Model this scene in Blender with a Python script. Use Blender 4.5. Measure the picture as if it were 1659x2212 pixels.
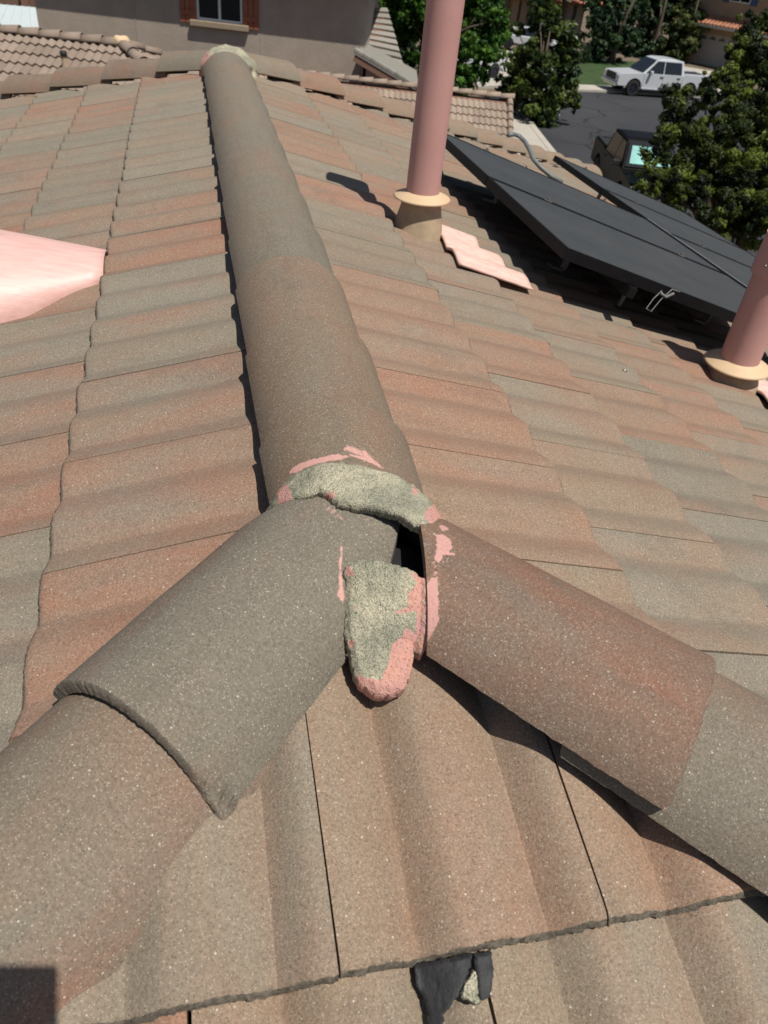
import bpy, bmesh, math, random
import numpy as np
from mathutils import Vector, Matrix, noise

for o in list(bpy.data.objects):
    bpy.data.objects.remove(o, do_unlink=True)
scene = bpy.context.scene
COL = scene.collection
RND = random.Random(7)

# ------------------------------------------------------------------ camera
CAM = np.array([-0.2497, -0.7928, 0.7480])
YAW, PITCH, ROLL, FPX = 0.2849, 0.6645, 0.1196, 1621.2      # FPX for a 1659 px wide picture
fwd = np.array([math.sin(YAW) * math.cos(PITCH), math.cos(YAW) * math.cos(PITCH), -math.sin(PITCH)])
r0 = np.array([math.cos(YAW), -math.sin(YAW), 0.0])
u0 = np.cross(r0, fwd)
rgt = math.cos(ROLL) * r0 + math.sin(ROLL) * u0
upv = np.cross(rgt, fwd)
cam_d = bpy.data.cameras.new('camera')
cam = bpy.data.objects.new('camera', cam_d)
COL.objects.link(cam)
cam.matrix_world = Matrix(((rgt[0], upv[0], -fwd[0], CAM[0]), (rgt[1], upv[1], -fwd[1], CAM[1]),
                           (rgt[2], upv[2], -fwd[2], CAM[2]), (0, 0, 0, 1)))
cam_d.sensor_fit = 'HORIZONTAL'
cam_d.sensor_width = 36.0
cam_d.lens = 36.0 * FPX / 1659.0
cam_d.clip_start = 0.02
cam_d.clip_end = 3000
cam_d.dof.use_dof = True
cam_d.dof.focus_distance = 1.35
cam_d.dof.aperture_fstop = 11.0
scene.camera = cam

# ------------------------------------------------------------------ sky, sun, exposure
SUN_TRAVEL = Vector((-0.211, 0.356, -0.910)).normalized()
SUN_FROM = -SUN_TRAVEL
world = bpy.data.worlds.new('World')
scene.world = world
world.use_nodes = True
wn = world.node_tree
bg = wn.nodes['Background']
sky = wn.nodes.new('ShaderNodeTexSky')
sky.sky_type = 'NISHITA'
sky.sun_disc = False
sky.sun_elevation = math.asin(SUN_FROM.z)
sky.sun_rotation = math.atan2(SUN_FROM.x, SUN_FROM.y)
sky.air_density = 1.0
sky.dust_density = 1.2
wn.links.new(sky.outputs[0], bg.inputs[0])
bg.inputs[1].default_value = 0.055
sun_d = bpy.data.lights.new('sun', 'SUN')
sun_d.energy = 4.6
sun_d.angle = math.radians(0.5)
sun_d.color = (1.0, 0.95, 0.87)
sun = bpy.data.objects.new('sun', sun_d)
COL.objects.link(sun)
sun.location = (5, -8, 20)
sun.rotation_euler = SUN_TRAVEL.to_track_quat('-Z', 'Y').to_euler()
vs = scene.view_settings
vs.view_transform = 'Standard'
vs.look = 'None'
vs.exposure = 0.20
vs.gamma = 1.0
vs.use_curve_mapping = False

# ------------------------------------------------------------------ helpers: pixels of the photograph (1659 wide) to points
def ray(x, y):
    return fwd + rgt * (x - 829.5) / FPX - upv * (y - 1106) / FPX

def at_depth(x, y, d):
    return Vector(CAM + ray(x, y) * d)

def on_plane(x, y, n, c):
    n = np.array(n, float)
    d = ray(x, y)
    return Vector(CAM + d * ((c - n @ CAM) / (n @ d)))

GZ = -6.0
def on_ground(x, y, z=GZ):
    return on_plane(x, y, (0, 0, 1), z)

def to_px(P):
    d = np.array(P, float) - CAM
    w = d @ fwd
    return np.stack([829.5 + FPX * (d @ rgt) / w, 1106 - FPX * (d @ upv) / w], -1)

# ------------------------------------------------------------------ the roof's planes
SL, SR, SH = 0.2838, 0.3068, 0.2662          # left, right and near slopes
LEN, YJ, XJ, RX = 4.238, 0.100, -0.035, -0.033           # ridge end, near apex
KL, KR = 0.62, 0.70
W, EX = 0.305, 0.318                         # tile cover width, exposure in plan
def on_right(x, y, h=0.03): return on_plane(x, y, (SR, 0, 1), h)
def on_left(x, y, h=0.03): return on_plane(x, y, (-SL, 0, 1), h)
def on_hip(x, y, h=0.03): return on_plane(x, y, (0, -SH, 1), -SH * YJ + h)

CAPW, CAPT, CAPZ = 0.134, math.radians(67), 0.004      # half width, half angle, height of the edges
CAPR = CAPW / math.sin(CAPT)
def cap_arc(p):
    q = np.clip(CAPR ** 2 - np.asarray(p) ** 2, 0, None)
    return np.where(np.abs(p) < CAPW, CAPZ + np.sqrt(q) - CAPR * math.cos(CAPT), -9.0)

def surf(x, y):
    """height of the roof's covering near the apex (tiles, ridge cap and the two hip caps)"""
    x = np.asarray(x, float); y = np.asarray(y, float)
    z = np.minimum(np.minimum(SL * x, -SR * x), SH * (y - YJ)) + 0.025
    z = np.where(x < 0, np.minimum(SL * x, SH * (y - YJ)), np.minimum(-SR * x, SH * (y - YJ))) + 0.025
    ridge = np.where(y > 0.06, cap_arc(x - RX), -9)
    rx, ry = x - XJ, y - YJ
    sx_, sy_ = rx + .030, ry + .030
    tl = (-rx - ry) / math.sqrt(2); pl = (rx - ry) / math.sqrt(2)
    left = np.where(tl > -0.05, cap_arc(pl) - 0.19 * tl, -9)
    ca_, sa_ = math.cos(math.radians(-41.5)), math.sin(math.radians(-41.5))
    tr = sx_ * ca_ + sy_ * sa_; pr = -sx_ * sa_ + sy_ * ca_
    right = np.where(tr > 0.0, cap_arc(pr) + 0.013 - (0.16 + 0.2 * tr) * pr - 0.20 * tr, -9)
    return np.maximum(np.maximum(z, ridge), np.maximum(left, right))

def surf_dome(x, y):
    """a smooth saddle over the apex: the ridge's arc carried on past its end"""
    x = np.asarray(x, float); y = np.asarray(y, float)
    z0 = np.where(x < 0, np.minimum(SL * x, SH * (y - YJ) + .03), np.minimum(-SR * x, SH * (y - YJ) + .03)) + 0.03
    xx = (x - RX - .35 * np.clip(.06 - y, 0, None))
    return np.maximum(z0, cap_arc(xx * .93) - .22 * np.clip(.07 - y, 0, None) + .004)

def on_surf(x, y, lift=0.0, surf=surf):
    d = ray(x, y)
    ts = np.linspace(0.4, 2.6, 2200)
    P = CAM[None, :] + d[None, :] * ts[:, None]
    below = P[:, 2] < surf(P[:, 0], P[:, 1]) + lift
    i = int(np.argmax(below))
    return Vector(P[i])

# ------------------------------------------------------------------ helpers: objects
def link(o, parent=None):
    COL.objects.link(o)
    if parent is not None:
        o.parent = parent
    return o

def mesh_obj(name, verts, faces, mat, parent=None, smooth=False, matrix=None):
    me = bpy.data.meshes.new(name)
    me.from_pydata([tuple(v) for v in verts], [], faces)
    me.materials.append(mat)
    if smooth:
        me.shade_smooth()
    o = bpy.data.objects.new(name, me)
    if matrix is not None:
        o.matrix_local = matrix
    return link(o, parent)

def bm_obj(name, bm, mat, parent=None, smooth=False, matrix=None, bevel=0.0):
    me = bpy.data.meshes.new(name)
    bmesh.ops.recalc_face_normals(bm, faces=bm.faces)
    bm.to_mesh(me)
    bm.free()
    mats = mat if isinstance(mat, (list, tuple)) else [mat]
    for m in mats:
        me.materials.append(m)
    if smooth:
        me.shade_smooth()
    o = bpy.data.objects.new(name, me)
    if matrix is not None:
        o.matrix_local = matrix
    if bevel > 0:
        md = o.modifiers.new('bevel', 'BEVEL')
        md.width = bevel
        md.segments = 2
        md.limit_method = 'ANGLE'
    return link(o, parent)

def empty(name, label, cat, loc=(0, 0, 0), group=None, rotz=0.0):
    o = bpy.data.objects.new(name, None)
    o.empty_display_size = 0.1
    o.location = loc
    o.rotation_euler = (0, 0, rotz)
    return tag(link(o), label, cat, group)

def tag(o, label, cat, group=None):
    o['label'] = label
    o['category'] = cat
    if group:
        o['group'] = group
    return o

def kind(o, k):
    o['kind'] = k
    return o

def add_box(bm, c, size, rot=None):
    M = Matrix.Translation(Vector(c))
    if rot is not None:
        M = M @ rot.to_4x4()
    M = M @ Matrix.Diagonal((size[0], size[1], size[2], 1))
    return bmesh.ops.create_cube(bm, size=1.0, matrix=M)['verts']

def add_cyl(bm, p0, p1, r0_, r1_=None, seg=20, caps=True):
    p0, p1 = Vector(p0), Vector(p1)
    r1_ = r0_ if r1_ is None else r1_
    ax = p1 - p0
    M = Matrix.Translation((p0 + p1) / 2) @ ax.to_track_quat('Z', 'Y').to_matrix().to_4x4()
    bmesh.ops.create_cone(bm, cap_ends=caps, segments=seg, radius1=r0_, radius2=r1_, depth=ax.length, matrix=M)

def add_poly_prism(bm, pts, z0, z1):
    """pts: plan outline (x, y)"""
    a = [bm.verts.new((p[0], p[1], z0)) for p in pts]
    b = [bm.verts.new((p[0], p[1], z1)) for p in pts]
    n = len(pts)
    bm.faces.new(a[::-1]); bm.faces.new(b)
    for i in range(n):
        bm.faces.new((a[i], a[(i + 1) % n], b[(i + 1) % n], b[i]))

def add_tube(bm, path, r, seg=8):
    rings = []
    P = [Vector(p) for p in path]
    for i, p in enumerate(P):
        t = (P[min(i + 1, len(P) - 1)] - P[max(i - 1, 0)]).normalized()
        q = t.to_track_quat('Z', 'Y').to_matrix()
        rr = r[i] if isinstance(r, (list, tuple)) else r
        rings.append([bm.verts.new(p + q @ Vector((rr * math.cos(2 * math.pi * k / seg), rr * math.sin(2 * math.pi * k / seg), 0))) for k in range(seg)])
    for a, b in zip(rings, rings[1:]):
        for k in range(seg):
            bm.faces.new((a[k], a[(k + 1) % seg], b[(k + 1) % seg], b[k]))
    bm.faces.new(rings[0][::-1]); bm.faces.new(rings[-1])

def smoothstep(a, b, x):
    t = np.clip((x - a) / (b - a), 0, 1)
    return t * t * (3 - 2 * t)

# ------------------------------------------------------------------ materials
class NT:
    def __init__(self, name):
        self.m = bpy.data.materials.new(name)
        self.m.use_nodes = True
        self.t = self.m.node_tree
        self.b = self.t.nodes['Principled BSDF']
    def n(self, typ, **kw):
        nd = self.t.nodes.new(typ)
        for k, v in kw.items():
            if k.startswith('i_'):
                nd.inputs[k[2:]].default_value = v
            else:
                setattr(nd, k, v)
        return nd
    def l(self, a, b):
        self.t.links.new(a, b)
    def math(self, op, a, b=None, c=None, clamp=False):
        nd = self.n('ShaderNodeMath', operation=op)
        nd.use_clamp = clamp
        for i, v in enumerate((a, b, c)):
            if v is None: continue
            if hasattr(v, 'is_output'): self.l(v, nd.inputs[i])
            else: nd.inputs[i].default_value = v
        return nd.outputs[0]
    def mix(self, f, a, b, blend='MIX'):
        nd = self.n('ShaderNodeMix', data_type='RGBA', blend_type=blend)
        for s, v in ((nd.inputs[0], f), (nd.inputs[6], a), (nd.inputs[7], b)):
            if hasattr(v, 'is_output'): self.l(v, s)
            elif isinstance(v, (int, float)): s.default_value = v
            else: s.default_value = (*v, 1)
        return nd.outputs[2]
    def noise(self, vec, scale, detail=3.0, rough=0.55, dist=0.0):
        nd = self.n('ShaderNodeTexNoise')
        nd.inputs['Scale'].default_value = scale
        nd.inputs['Detail'].default_value = detail
        nd.inputs['Roughness'].default_value = rough
        nd.inputs['Distortion'].default_value = dist
        if vec is not None: self.l(vec, nd.inputs['Vector'])
        return nd.outputs['Fac']
    def ramp(self, f, a, b):
        nd = self.n('ShaderNodeMapRange')
        nd.inputs['From Min'].default_value = a
        nd.inputs['From Max'].default_value = b
        self.l(f, nd.inputs['Value'])
        return nd.outputs[0]
    def coords(self, which='Object', scale=(1, 1, 1), seeded=False):
        tc = self.n('ShaderNodeTexCoord')
        mp = self.n('ShaderNodeMapping')
        mp.inputs['Scale'].default_value = scale
        self.l(tc.outputs[which], mp.inputs['Vector'])
        if seeded:
            oi = self.n('ShaderNodeObjectInfo')
            k = self.math('MULTIPLY', oi.outputs['Random'], 37.0)
            cb = self.n('ShaderNodeCombineXYZ')
            self.l(k, cb.inputs[0]); self.l(k, cb.inputs[1]); self.l(k, cb.inputs[2])
            self.l(cb.outputs[0], mp.inputs['Location'])
        return mp.outputs[0]
    def bump(self, h, strength=0.3, dist=0.002, normal=None):
        nd = self.n('ShaderNodeBump')
        nd.inputs['Strength'].default_value = strength
        nd.inputs['Distance'].default_value = dist
        self.l(h, nd.inputs['Height'])
        if normal is not None: self.l(normal, nd.inputs['Normal'])
        return nd.outputs[0]
    def done(self, col=None, rough=None, normal=None, metallic=None, spec=None):
        B = self.b.inputs
        for key, v in (('Base Color', col), ('Roughness', rough), ('Normal', normal), ('Metallic', metallic), ('Specular IOR Level', spec)):
            if v is None: continue
            if hasattr(v, 'is_output'): self.l(v, B[key])
            elif key == 'Base Color': B[key].default_value = (*v, 1)
            else: B[key].default_value = v
        return self.m

GREY = (0.190, 0.170, 0.134)
TERRA = (0.258, 0.136, 0.092)
TAN = (0.225, 0.165, 0.110)
PINK = (0.58, 0.32, 0.28)

def concrete_tile(name, grain=1.0, paint=False, far=False):
    t = NT(name)
    oi = t.n('ShaderNodeObjectInfo')
    sep = t.n('ShaderNodeSeparateColor')
    t.l(oi.outputs['Color'], sep.inputs[0])
    red, bright, tan = sep.outputs[0], sep.outputs[1], sep.outputs[2]
    vs_ = t.coords('Object', (9, 2.6, 9), seeded=True)
    vo = t.coords('Object', (1, 1, 1), seeded=True)
    streak = t.noise(vs_, 1.0, 3, 0.6, 0.4)
    blot = t.noise(vo, 6.0, 3, 0.6)
    f1 = t.math('ADD', red, t.math('MULTIPLY', t.math('SUBTRACT', streak, 0.5), 2.1))
    f1 = t.math('ADD', f1, t.math('MULTIPLY', t.math('SUBTRACT', blot, 0.5), 0.7), clamp=True)
    c = t.mix(f1, GREY, TERRA)
    f2 = t.math('ADD', tan, t.math('MULTIPLY', t.math('SUBTRACT', t.noise(vs_, 0.7, 2, 0.5), 0.5), 1.6), clamp=True)
    c = t.mix(t.math('MULTIPLY', f2, 0.75), c, TAN)
    # dirt and weathering
    wv = t.ramp(t.noise(vo, 13.0, 5, 0.7), 0.36, 0.66)
    c = t.mix(t.math('MULTIPLY', wv, 0.20), c, (0.265, 0.225, 0.175))
    dk = t.ramp(t.noise(vo, 4.0, 4, 0.7), 0.60, 0.80)
    c = t.mix(t.math('MULTIPLY', dk, 0.48), c, (0.085, 0.080, 0.065))
    vst_ = t.coords('Object', (26, 2.0, 26), seeded=True)
    st = t.ramp(t.noise(vst_, 1.0, 4, 0.65), 0.52, 0.74)
    c = t.mix(t.math('MULTIPLY', st, 0.22), c, (0.10, 0.085, 0.068))
    hsv = t.n('ShaderNodeHueSaturation')
    t.l(c, hsv.inputs['Color'])
    t.l(t.math('ADD', t.math('MULTIPLY', bright, 0.8), 0.6), hsv.inputs['Value'])
    c = hsv.outputs[0]
    nrm = None
    if not far:
        # sand grains: pale and dark specks
        vor = t.n('ShaderNodeTexVoronoi', feature='F1')
        vor.inputs['Scale'].default_value = 520 * grain
        t.l(vo, vor.inputs['Vector'])
        vc = t.n('ShaderNodeSeparateColor'); t.l(vor.outputs['Color'], vc.inputs[0])
        near = t.math('LESS_THAN', vor.outputs['Distance'], 0.46)
        pale = t.math('MULTIPLY', t.math('GREATER_THAN', vc.outputs[0], 0.88), near)
        dark = t.math('MULTIPLY', t.math('LESS_THAN', vc.outputs[0], 0.16), near)
        c = t.mix(t.math('MULTIPLY', pale, 0.50), c, (0.44, 0.40, 0.34))
        c = t.mix(t.math('MULTIPLY', dark, 0.45), c, (0.05, 0.045, 0.035))
        big = t.n('ShaderNodeTexVoronoi', feature='F1')
        big.inputs['Scale'].default_value = 190 * grain
        t.l(vo, big.inputs['Vector'])
        bc = t.n('ShaderNodeSeparateColor'); t.l(big.outputs['Color'], bc.inputs[0])
        bp = t.math('MULTIPLY', t.math('GREATER_THAN', bc.outputs[1], 0.955), t.math('LESS_THAN', big.outputs['Distance'], 0.22))
        c = t.mix(t.math('MULTIPLY', bp, 0.6), c, (0.60, 0.56, 0.48))
        fine = t.noise(vo, 260 * grain, 3, 0.7)
        c = t.mix(0.52, c, t.mix(t.ramp(fine, 0.25, 0.75), (0.40, 0.39, 0.38), (1.62, 1.60, 1.57)), 'MULTIPLY')
        h = t.math('ADD', fine, t.math('MULTIPLY', pale, 0.35))
        nrm = t.bump(h, 0.65, 0.0016)
        med = t.noise(vo, 45, 4, 0.6)
        nrm = t.bump(med, 0.35, 0.002, nrm)
    else:
        fine = t.noise(vo, 60, 3, 0.7)
        c = t.mix(0.5, c, t.mix(fine, (0.6, 0.6, 0.6), (1.4, 1.4, 1.4)), 'MULTIPLY')
    if paint:
        at = t.n('ShaderNodeAttribute', attribute_name='paint')
        vst = t.coords('Object', (220, 26, 60), seeded=False)
        k = t.math('ADD', at.outputs['Fac'], t.math('MULTIPLY', t.math('SUBTRACT', t.noise(vst, 1.0, 3, 0.6), 0.5), 0.9))
        k = t.math('ADD', k, t.math('MULTIPLY', t.math('SUBTRACT', t.noise(vo, 90, 3, 0.6), 0.5), 0.6))
        k = t.math('MULTIPLY', t.ramp(k, 0.34, 0.62), t.math('ADD', 0.50, t.math('MULTIPLY', fine, 0.65)), clamp=True)
        c = t.mix(k, c, PINK)
    return t.done(c, 0.88, nrm, spec=0.25)

M_TILE = concrete_tile('concrete_tile')
M_CAP = concrete_tile('concrete_cap', paint=True)
def raw_edge():
    t = NT('raw_tile_edge')
    vo = t.coords('Object', (1, 1, 1), True)
    c = t.mix(t.ramp(t.noise(vo, 160, 4, 0.7), 0.3, 0.7), (0.075, 0.066, 0.052), (0.21, 0.18, 0.14))
    return t.done(c, 0.95, t.bump(t.noise(vo, 220, 4, 0.75), 1.0, 0.004), spec=0.2)
M_EDGE = raw_edge()
M_TILE_FAR = concrete_tile('concrete_tile_far', far=True)

def mortar_mat():
    t = NT('mortar')
    vo = t.coords('Object')
    a = t.noise(vo, 11, 4, 0.65)
    c = t.mix(t.ramp(a, 0.36, 0.62), (0.47, 0.43, 0.315), (0.25, 0.245, 0.185))
    fine = t.noise(vo, 420, 2, 0.7)
    c = t.mix(0.75, c, t.mix(t.ramp(fine, 0.3, 0.7), (0.40, 0.40, 0.38), (1.55, 1.55, 1.55)), 'MULTIPLY')
    vor = t.n('ShaderNodeTexVoronoi'); vor.inputs['Scale'].default_value = 420
    t.l(vo, vor.inputs['Vector'])
    vc = t.n('ShaderNodeSeparateColor'); t.l(vor.outputs['Color'], vc.inputs[0])
    pit = t.math('MULTIPLY', t.math('LESS_THAN', vc.outputs[0], 0.10), t.math('LESS_THAN', vor.outputs['Distance'], 0.38))
    c = t.mix(t.math('MULTIPLY', pit, 0.7), c, (0.06, 0.058, 0.045))
    at = t.n('ShaderNodeAttribute', attribute_name='paint')
    k = t.math('ADD', at.outputs['Fac'], t.math('MULTIPLY', t.math('SUBTRACT', t.noise(vo, 70, 4, 0.65), 0.5), 1.1))
    k = t.math('MULTIPLY', t.ramp(k, 0.40, 0.62), t.math('ADD', 0.62, t.math('MULTIPLY', t.noise(vo, 130, 3, 0.7), 0.55)), clamp=True)
    pk = t.mix(t.ramp(t.noise(vo, 30, 4), 0.35, 0.65), (0.60, 0.30, 0.235), (0.50, 0.265, 0.25))
    pk = t.mix(t.math('MULTIPLY', pit, 0.6), pk, (0.12, 0.07, 0.06))
    c = t.mix(k, c, pk)
    h = t.math('ADD', fine, t.math('MULTIPLY', t.noise(vo, 110, 4, 0.7), 1.6))
    h = t.math('SUBTRACT', h, t.math('MULTIPLY', pit, 0.8))
    return t.done(c, 0.92, t.bump(h, 0.9, 0.0028), spec=0.2)
M_MORTAR = mortar_mat()

def noisy(name, c0, c1, scale=8, rough=0.8, bump=0.0, bscale=60, bdist=0.01, metallic=0.0, spec=0.4, detail=4):
    t = NT(name)
    vo = t.coords('Object')
    c = t.mix(t.ramp(t.noise(vo, scale, detail, 0.65), 0.3, 0.7), c0, c1)
    nr = t.bump(t.noise(vo, bscale, 4, 0.65), bump, bdist) if bump else None
    return t.done(c, rough, nr, metallic, spec)

M_UNDER = noisy('underlayment', (0.008, 0.008, 0.009), (0.014, 0.014, 0.015), 20, 0.9)
M_STUCCO_OWN = noisy('own_stucco', (0.38, 0.30, 0.22), (0.42, 0.33, 0.25), 5, 0.9, 0.3, 80)
M_STUCCO_TAUPE = noisy('taupe_stucco', (0.31, 0.258, 0.210), (0.385, 0.325, 0.270), 1.6, 0.95, 0.35, 14, 0.02, detail=7)
M_STUCCO_BEIGE = noisy('beige_stucco', (0.30, 0.205, 0.135), (0.36, 0.25, 0.165), 2, 0.95, 0.2, 30)
M_STUCCO_GREY = noisy('greige_stucco', (0.26, 0.22, 0.185), (0.31, 0.265, 0.225), 2, 0.95, 0.2, 30)
M_WHITE = noisy('white_paint', (0.66, 0.66, 0.64), (0.74, 0.74, 0.72), 6, 0.5)
M_WARMWHITE = noisy('door_paint', (0.42, 0.38, 0.33), (0.46, 0.42, 0.37), 6, 0.6)
M_SHUTTER = noisy('shutter_wood', (0.265, 0.085, 0.043), (0.33, 0.115, 0.06), 9, 0.7, 0.2, 40)
M_BLUE = noisy('blue_shutter', (0.035, 0.075, 0.15), (0.05, 0.095, 0.18), 6, 0.6)
M_FASCIA = noisy('fascia_paint', (0.16, 0.085, 0.06), (0.21, 0.115, 0.08), 8, 0.7)
M_TRIM = noisy('sill_stucco', (0.27, 0.21, 0.145), (0.33, 0.26, 0.18), 8, 0.9)
M_PATIO = noisy('patio_metal', (0.50, 0.56, 0.56), (0.56, 0.62, 0.62), 3, 0.45, 0.1, 3, 0.05)
M_WOOD = noisy('fence_wood', (0.16, 0.095, 0.065), (0.22, 0.14, 0.10), 10, 0.8)
M_ASPHALT = None
M_CONC = noisy('pavement_concrete', (0.34, 0.315, 0.27), (0.43, 0.40, 0.345), 0.8, 0.9, 0.2, 40, detail=6)
M_SOIL = noisy('soil', (0.10, 0.075, 0.05), (0.17, 0.13, 0.09), 0.7, 0.95, 0.4, 12, 0.05, detail=7)
M_GRASS = noisy('lawn', (0.020, 0.042, 0.010), (0.042, 0.078, 0.018), 1.2, 0.9, 0.5, 40, 0.03, detail=6)  # green darkened so the colour carries the shade of the trees
M_GRASSY = noisy('dry_grass', (0.20, 0.19, 0.06), (0.30, 0.26, 0.09), 6, 0.9)
M_BARK = noisy('bark', (0.06, 0.045, 0.033), (0.11, 0.085, 0.062), 14, 0.95, 0.6, 30, 0.02)

def asphalt():
    t = NT('asphalt')
    vo = t.coords('Object')
    c = t.mix(t.ramp(t.noise(vo, 0.18, 5, 0.6), 0.35, 0.7), (0.030, 0.031, 0.035), (0.045, 0.046, 0.050))
    vw = t.n('ShaderNodeVectorMath', operation='ADD')
    nz = t.n('ShaderNodeTexNoise'); nz.inputs['Scale'].default_value = 0.5; t.l(vo, nz.inputs['Vector'])
    sc = t.n('ShaderNodeVectorMath', operation='SCALE'); sc.inputs['Scale'].default_value = 2.0
    t.l(nz.outputs['Color'], sc.inputs[0]); t.l(vo, vw.inputs[0]); t.l(sc.outputs[0], vw.inputs[1])
    vor = t.n('ShaderNodeTexVoronoi', feature='DISTANCE_TO_EDGE'); vor.inputs['Scale'].default_value = 0.22
    t.l(vw.outputs[0], vor.inputs['Vector'])
    crack = t.math('LESS_THAN', vor.outputs['Distance'], 0.012)
    c = t.mix(t.math('MULTIPLY', crack, 0.75), c, (0.010, 0.010, 0.011))
    c = t.mix(t.ramp(t.noise(vo, 0.6, 2), 0.68, 0.76), c, (0.065, 0.065, 0.066))
    c = t.mix(0.4, c, t.mix(t.noise(vo, 40, 3), (0.5, 0.5, 0.5), (1.5, 1.5, 1.5)), 'MULTIPLY')
    return t.done(c, 0.85, None, spec=0.3)
M_ASPHALT = asphalt()

def pink_paint(name, c0, c1, rough, brush=True):
    t = NT(name)
    vo = t.coords('Object', (3, 30, 30)) if brush else t.coords('Object')
    v1 = t.coords('Object')
    c = t.mix(t.ramp(t.noise(vo, 2.2, 4, 0.6), 0.3, 0.7), c0, c1)
    c = t.mix(t.ramp(t.noise(v1, 7, 5, 0.7), 0.62, 0.78), c, tuple(x * 0.62 for x in c0))
    return t.done(c, rough, t.bump(t.noise(vo, 5, 4, 0.7), 0.25, 0.004), spec=0.5)
M_PIPE = pink_paint('pink_pipe_paint', (0.45, 0.240, 0.215), (0.52, 0.295, 0.265), 0.62, brush=False)
M_VENT = pink_paint('pink_gloss_paint', (0.62, 0.365, 0.325), (0.69, 0.45, 0.40), 0.46)
M_PINKTILE = pink_paint('pink_tile_paint', (0.58, 0.36, 0.31), (0.70, 0.50, 0.42), 0.6)
M_CREAM = noisy('cream_flashing', (0.52, 0.37, 0.225), (0.60, 0.44, 0.275), 9, 0.6, 0.15, 40, 0.003)
M_CREAMDIRT = noisy('worn_flashing', (0.30, 0.225, 0.155), (0.44, 0.33, 0.215), 16, 0.75, 0.3, 50, 0.004)
M_PANEL = None
def panel_glass():
    t = NT('panel_glass')
    vo = t.coords('Object')
    sx = t.n('ShaderNodeSeparateXYZ'); t.l(vo, sx.inputs[0])
    def lines(s, per):
        a = t.math('FRACT', t.math('DIVIDE', s, per))
        return t.math('LESS_THAN', a, 0.02)
    ln = t.math('MAXIMUM', lines(sx.outputs[0], 0.160), lines(sx.outputs[1], 0.160))
    c = t.mix(t.math('MULTIPLY', ln, 0.5), (0.016, 0.018, 0.020), (0.028, 0.030, 0.032))
    sky_sheen = t.noise(vo, 3.0, 5, 0.7)
    c = t.mix(t.math('ADD', 0.03, t.math('MULTIPLY', sky_sheen, 0.22)), c, (0.17, 0.168, 0.155))  # pale grey mixed in paints the sky's reflection into the glass colour
    return t.done(c, t.math('ADD', 0.42, t.math('MULTIPLY', sky_sheen, 0.25)), spec=0.5)
M_PANEL = panel_glass()
M_FRAME = noisy('black_anodised', (0.004, 0.004, 0.005), (0.007, 0.007, 0.008), 20, 0.55, spec=0.2)
M_ALU = noisy('aluminium', (0.55, 0.55, 0.54), (0.65, 0.65, 0.64), 20, 0.35, metallic=0.9)
M_STRIP = noisy('glint_clip_grey', (0.13, 0.13, 0.125), (0.18, 0.18, 0.175), 20, 0.5)  # grey for the painted frame-edge glint, and for the wire clip
M_STEEL = noisy('weathered_steel', (0.16, 0.14, 0.12), (0.24, 0.21, 0.18), 20, 0.5, metallic=0.5)
M_CONDUIT = noisy('grey_conduit', (0.11, 0.125, 0.13), (0.15, 0.165, 0.17), 20, 0.5)
M_SEALANT = noisy('black_sealant', (0.022, 0.022, 0.023), (0.042, 0.042, 0.044), 40, 0.75, 0.8, 60, 0.004)
M_CAR_WHITE = noisy('white_car_paint', (0.48, 0.50, 0.52), (0.52, 0.54, 0.56), 1, 0.22, spec=0.7)
M_CAR_BLACK = noisy('black_car_paint', (0.004, 0.004, 0.005), (0.008, 0.007, 0.006), 1.2, 0.45, spec=0.06)
M_GLASS = noisy('tinted_glass', (0.010, 0.012, 0.014), (0.015, 0.017, 0.02), 3, 0.08, spec=0.7)
M_TYRE = noisy('tyre_rubber', (0.012, 0.012, 0.012), (0.02, 0.02, 0.02), 20, 0.85)
M_RIM = noisy('dark_rim', (0.03, 0.032, 0.05), (0.05, 0.052, 0.07), 10, 0.4, metallic=0.6)
M_CHROME = noisy('chrome', (0.6, 0.6, 0.6), (0.7, 0.7, 0.7), 10, 0.2, metallic=1.0)
M_REDLAMP = noisy('red_lamp', (0.45, 0.02, 0.015), (0.5, 0.03, 0.02), 10, 0.2)
M_LAMP = noisy('clear_lamp', (0.45, 0.45, 0.45), (0.55, 0.55, 0.55), 10, 0.15)
M_SHADE = noisy('windscreen_sunshade', (0.075, 0.20, 0.19), (0.12, 0.29, 0.27), 4, 0.35, metallic=0.3)
M_BLACKPLASTIC = noisy('black_plastic', (0.015, 0.015, 0.015), (0.025, 0.025, 0.025), 10, 0.6)
M_FLOWER = noisy('white_petals', (0.70, 0.70, 0.64), (0.78, 0.78, 0.72), 10, 0.7)

def leaf_mat(name, c0, c1, trans=0.15, rough=0.5):
    t = NT(name)
    at = t.n('ShaderNodeAttribute', attribute_name='tint')
    c = t.mix(at.outputs['Fac'], c0, c1)
    t.done(c, rough, spec=0.18)
    tr = t.n('ShaderNodeBsdfTranslucent')
    t.l(c, tr.inputs['Color'])
    mx = t.n('ShaderNodeMixShader'); mx.inputs[0].default_value = trans
    t.l(t.b.outputs[0], mx.inputs[1]); t.l(tr.outputs[0], mx.inputs[2])
    t.l(mx.outputs[0], t.t.nodes['Material Output'].inputs['Surface'])
    return t.m
M_LEAF_BRIGHT = leaf_mat('leaf_bright', (0.016, 0.050, 0.006), (0.110, 0.230, 0.030), 0.25)
M_LEAF_MAG = leaf_mat('leaf_magnolia', (0.006, 0.016, 0.003), (0.110, 0.150, 0.030), 0.08, 0.35)
M_LEAF_DARK = leaf_mat('leaf_dark', (0.006, 0.018, 0.006), (0.055, 0.100, 0.032), 0.1)
M_LEAF_OLIVE = leaf_mat('leaf_olive', (0.010, 0.022, 0.005), (0.120, 0.140, 0.036), 0.12)
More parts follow.
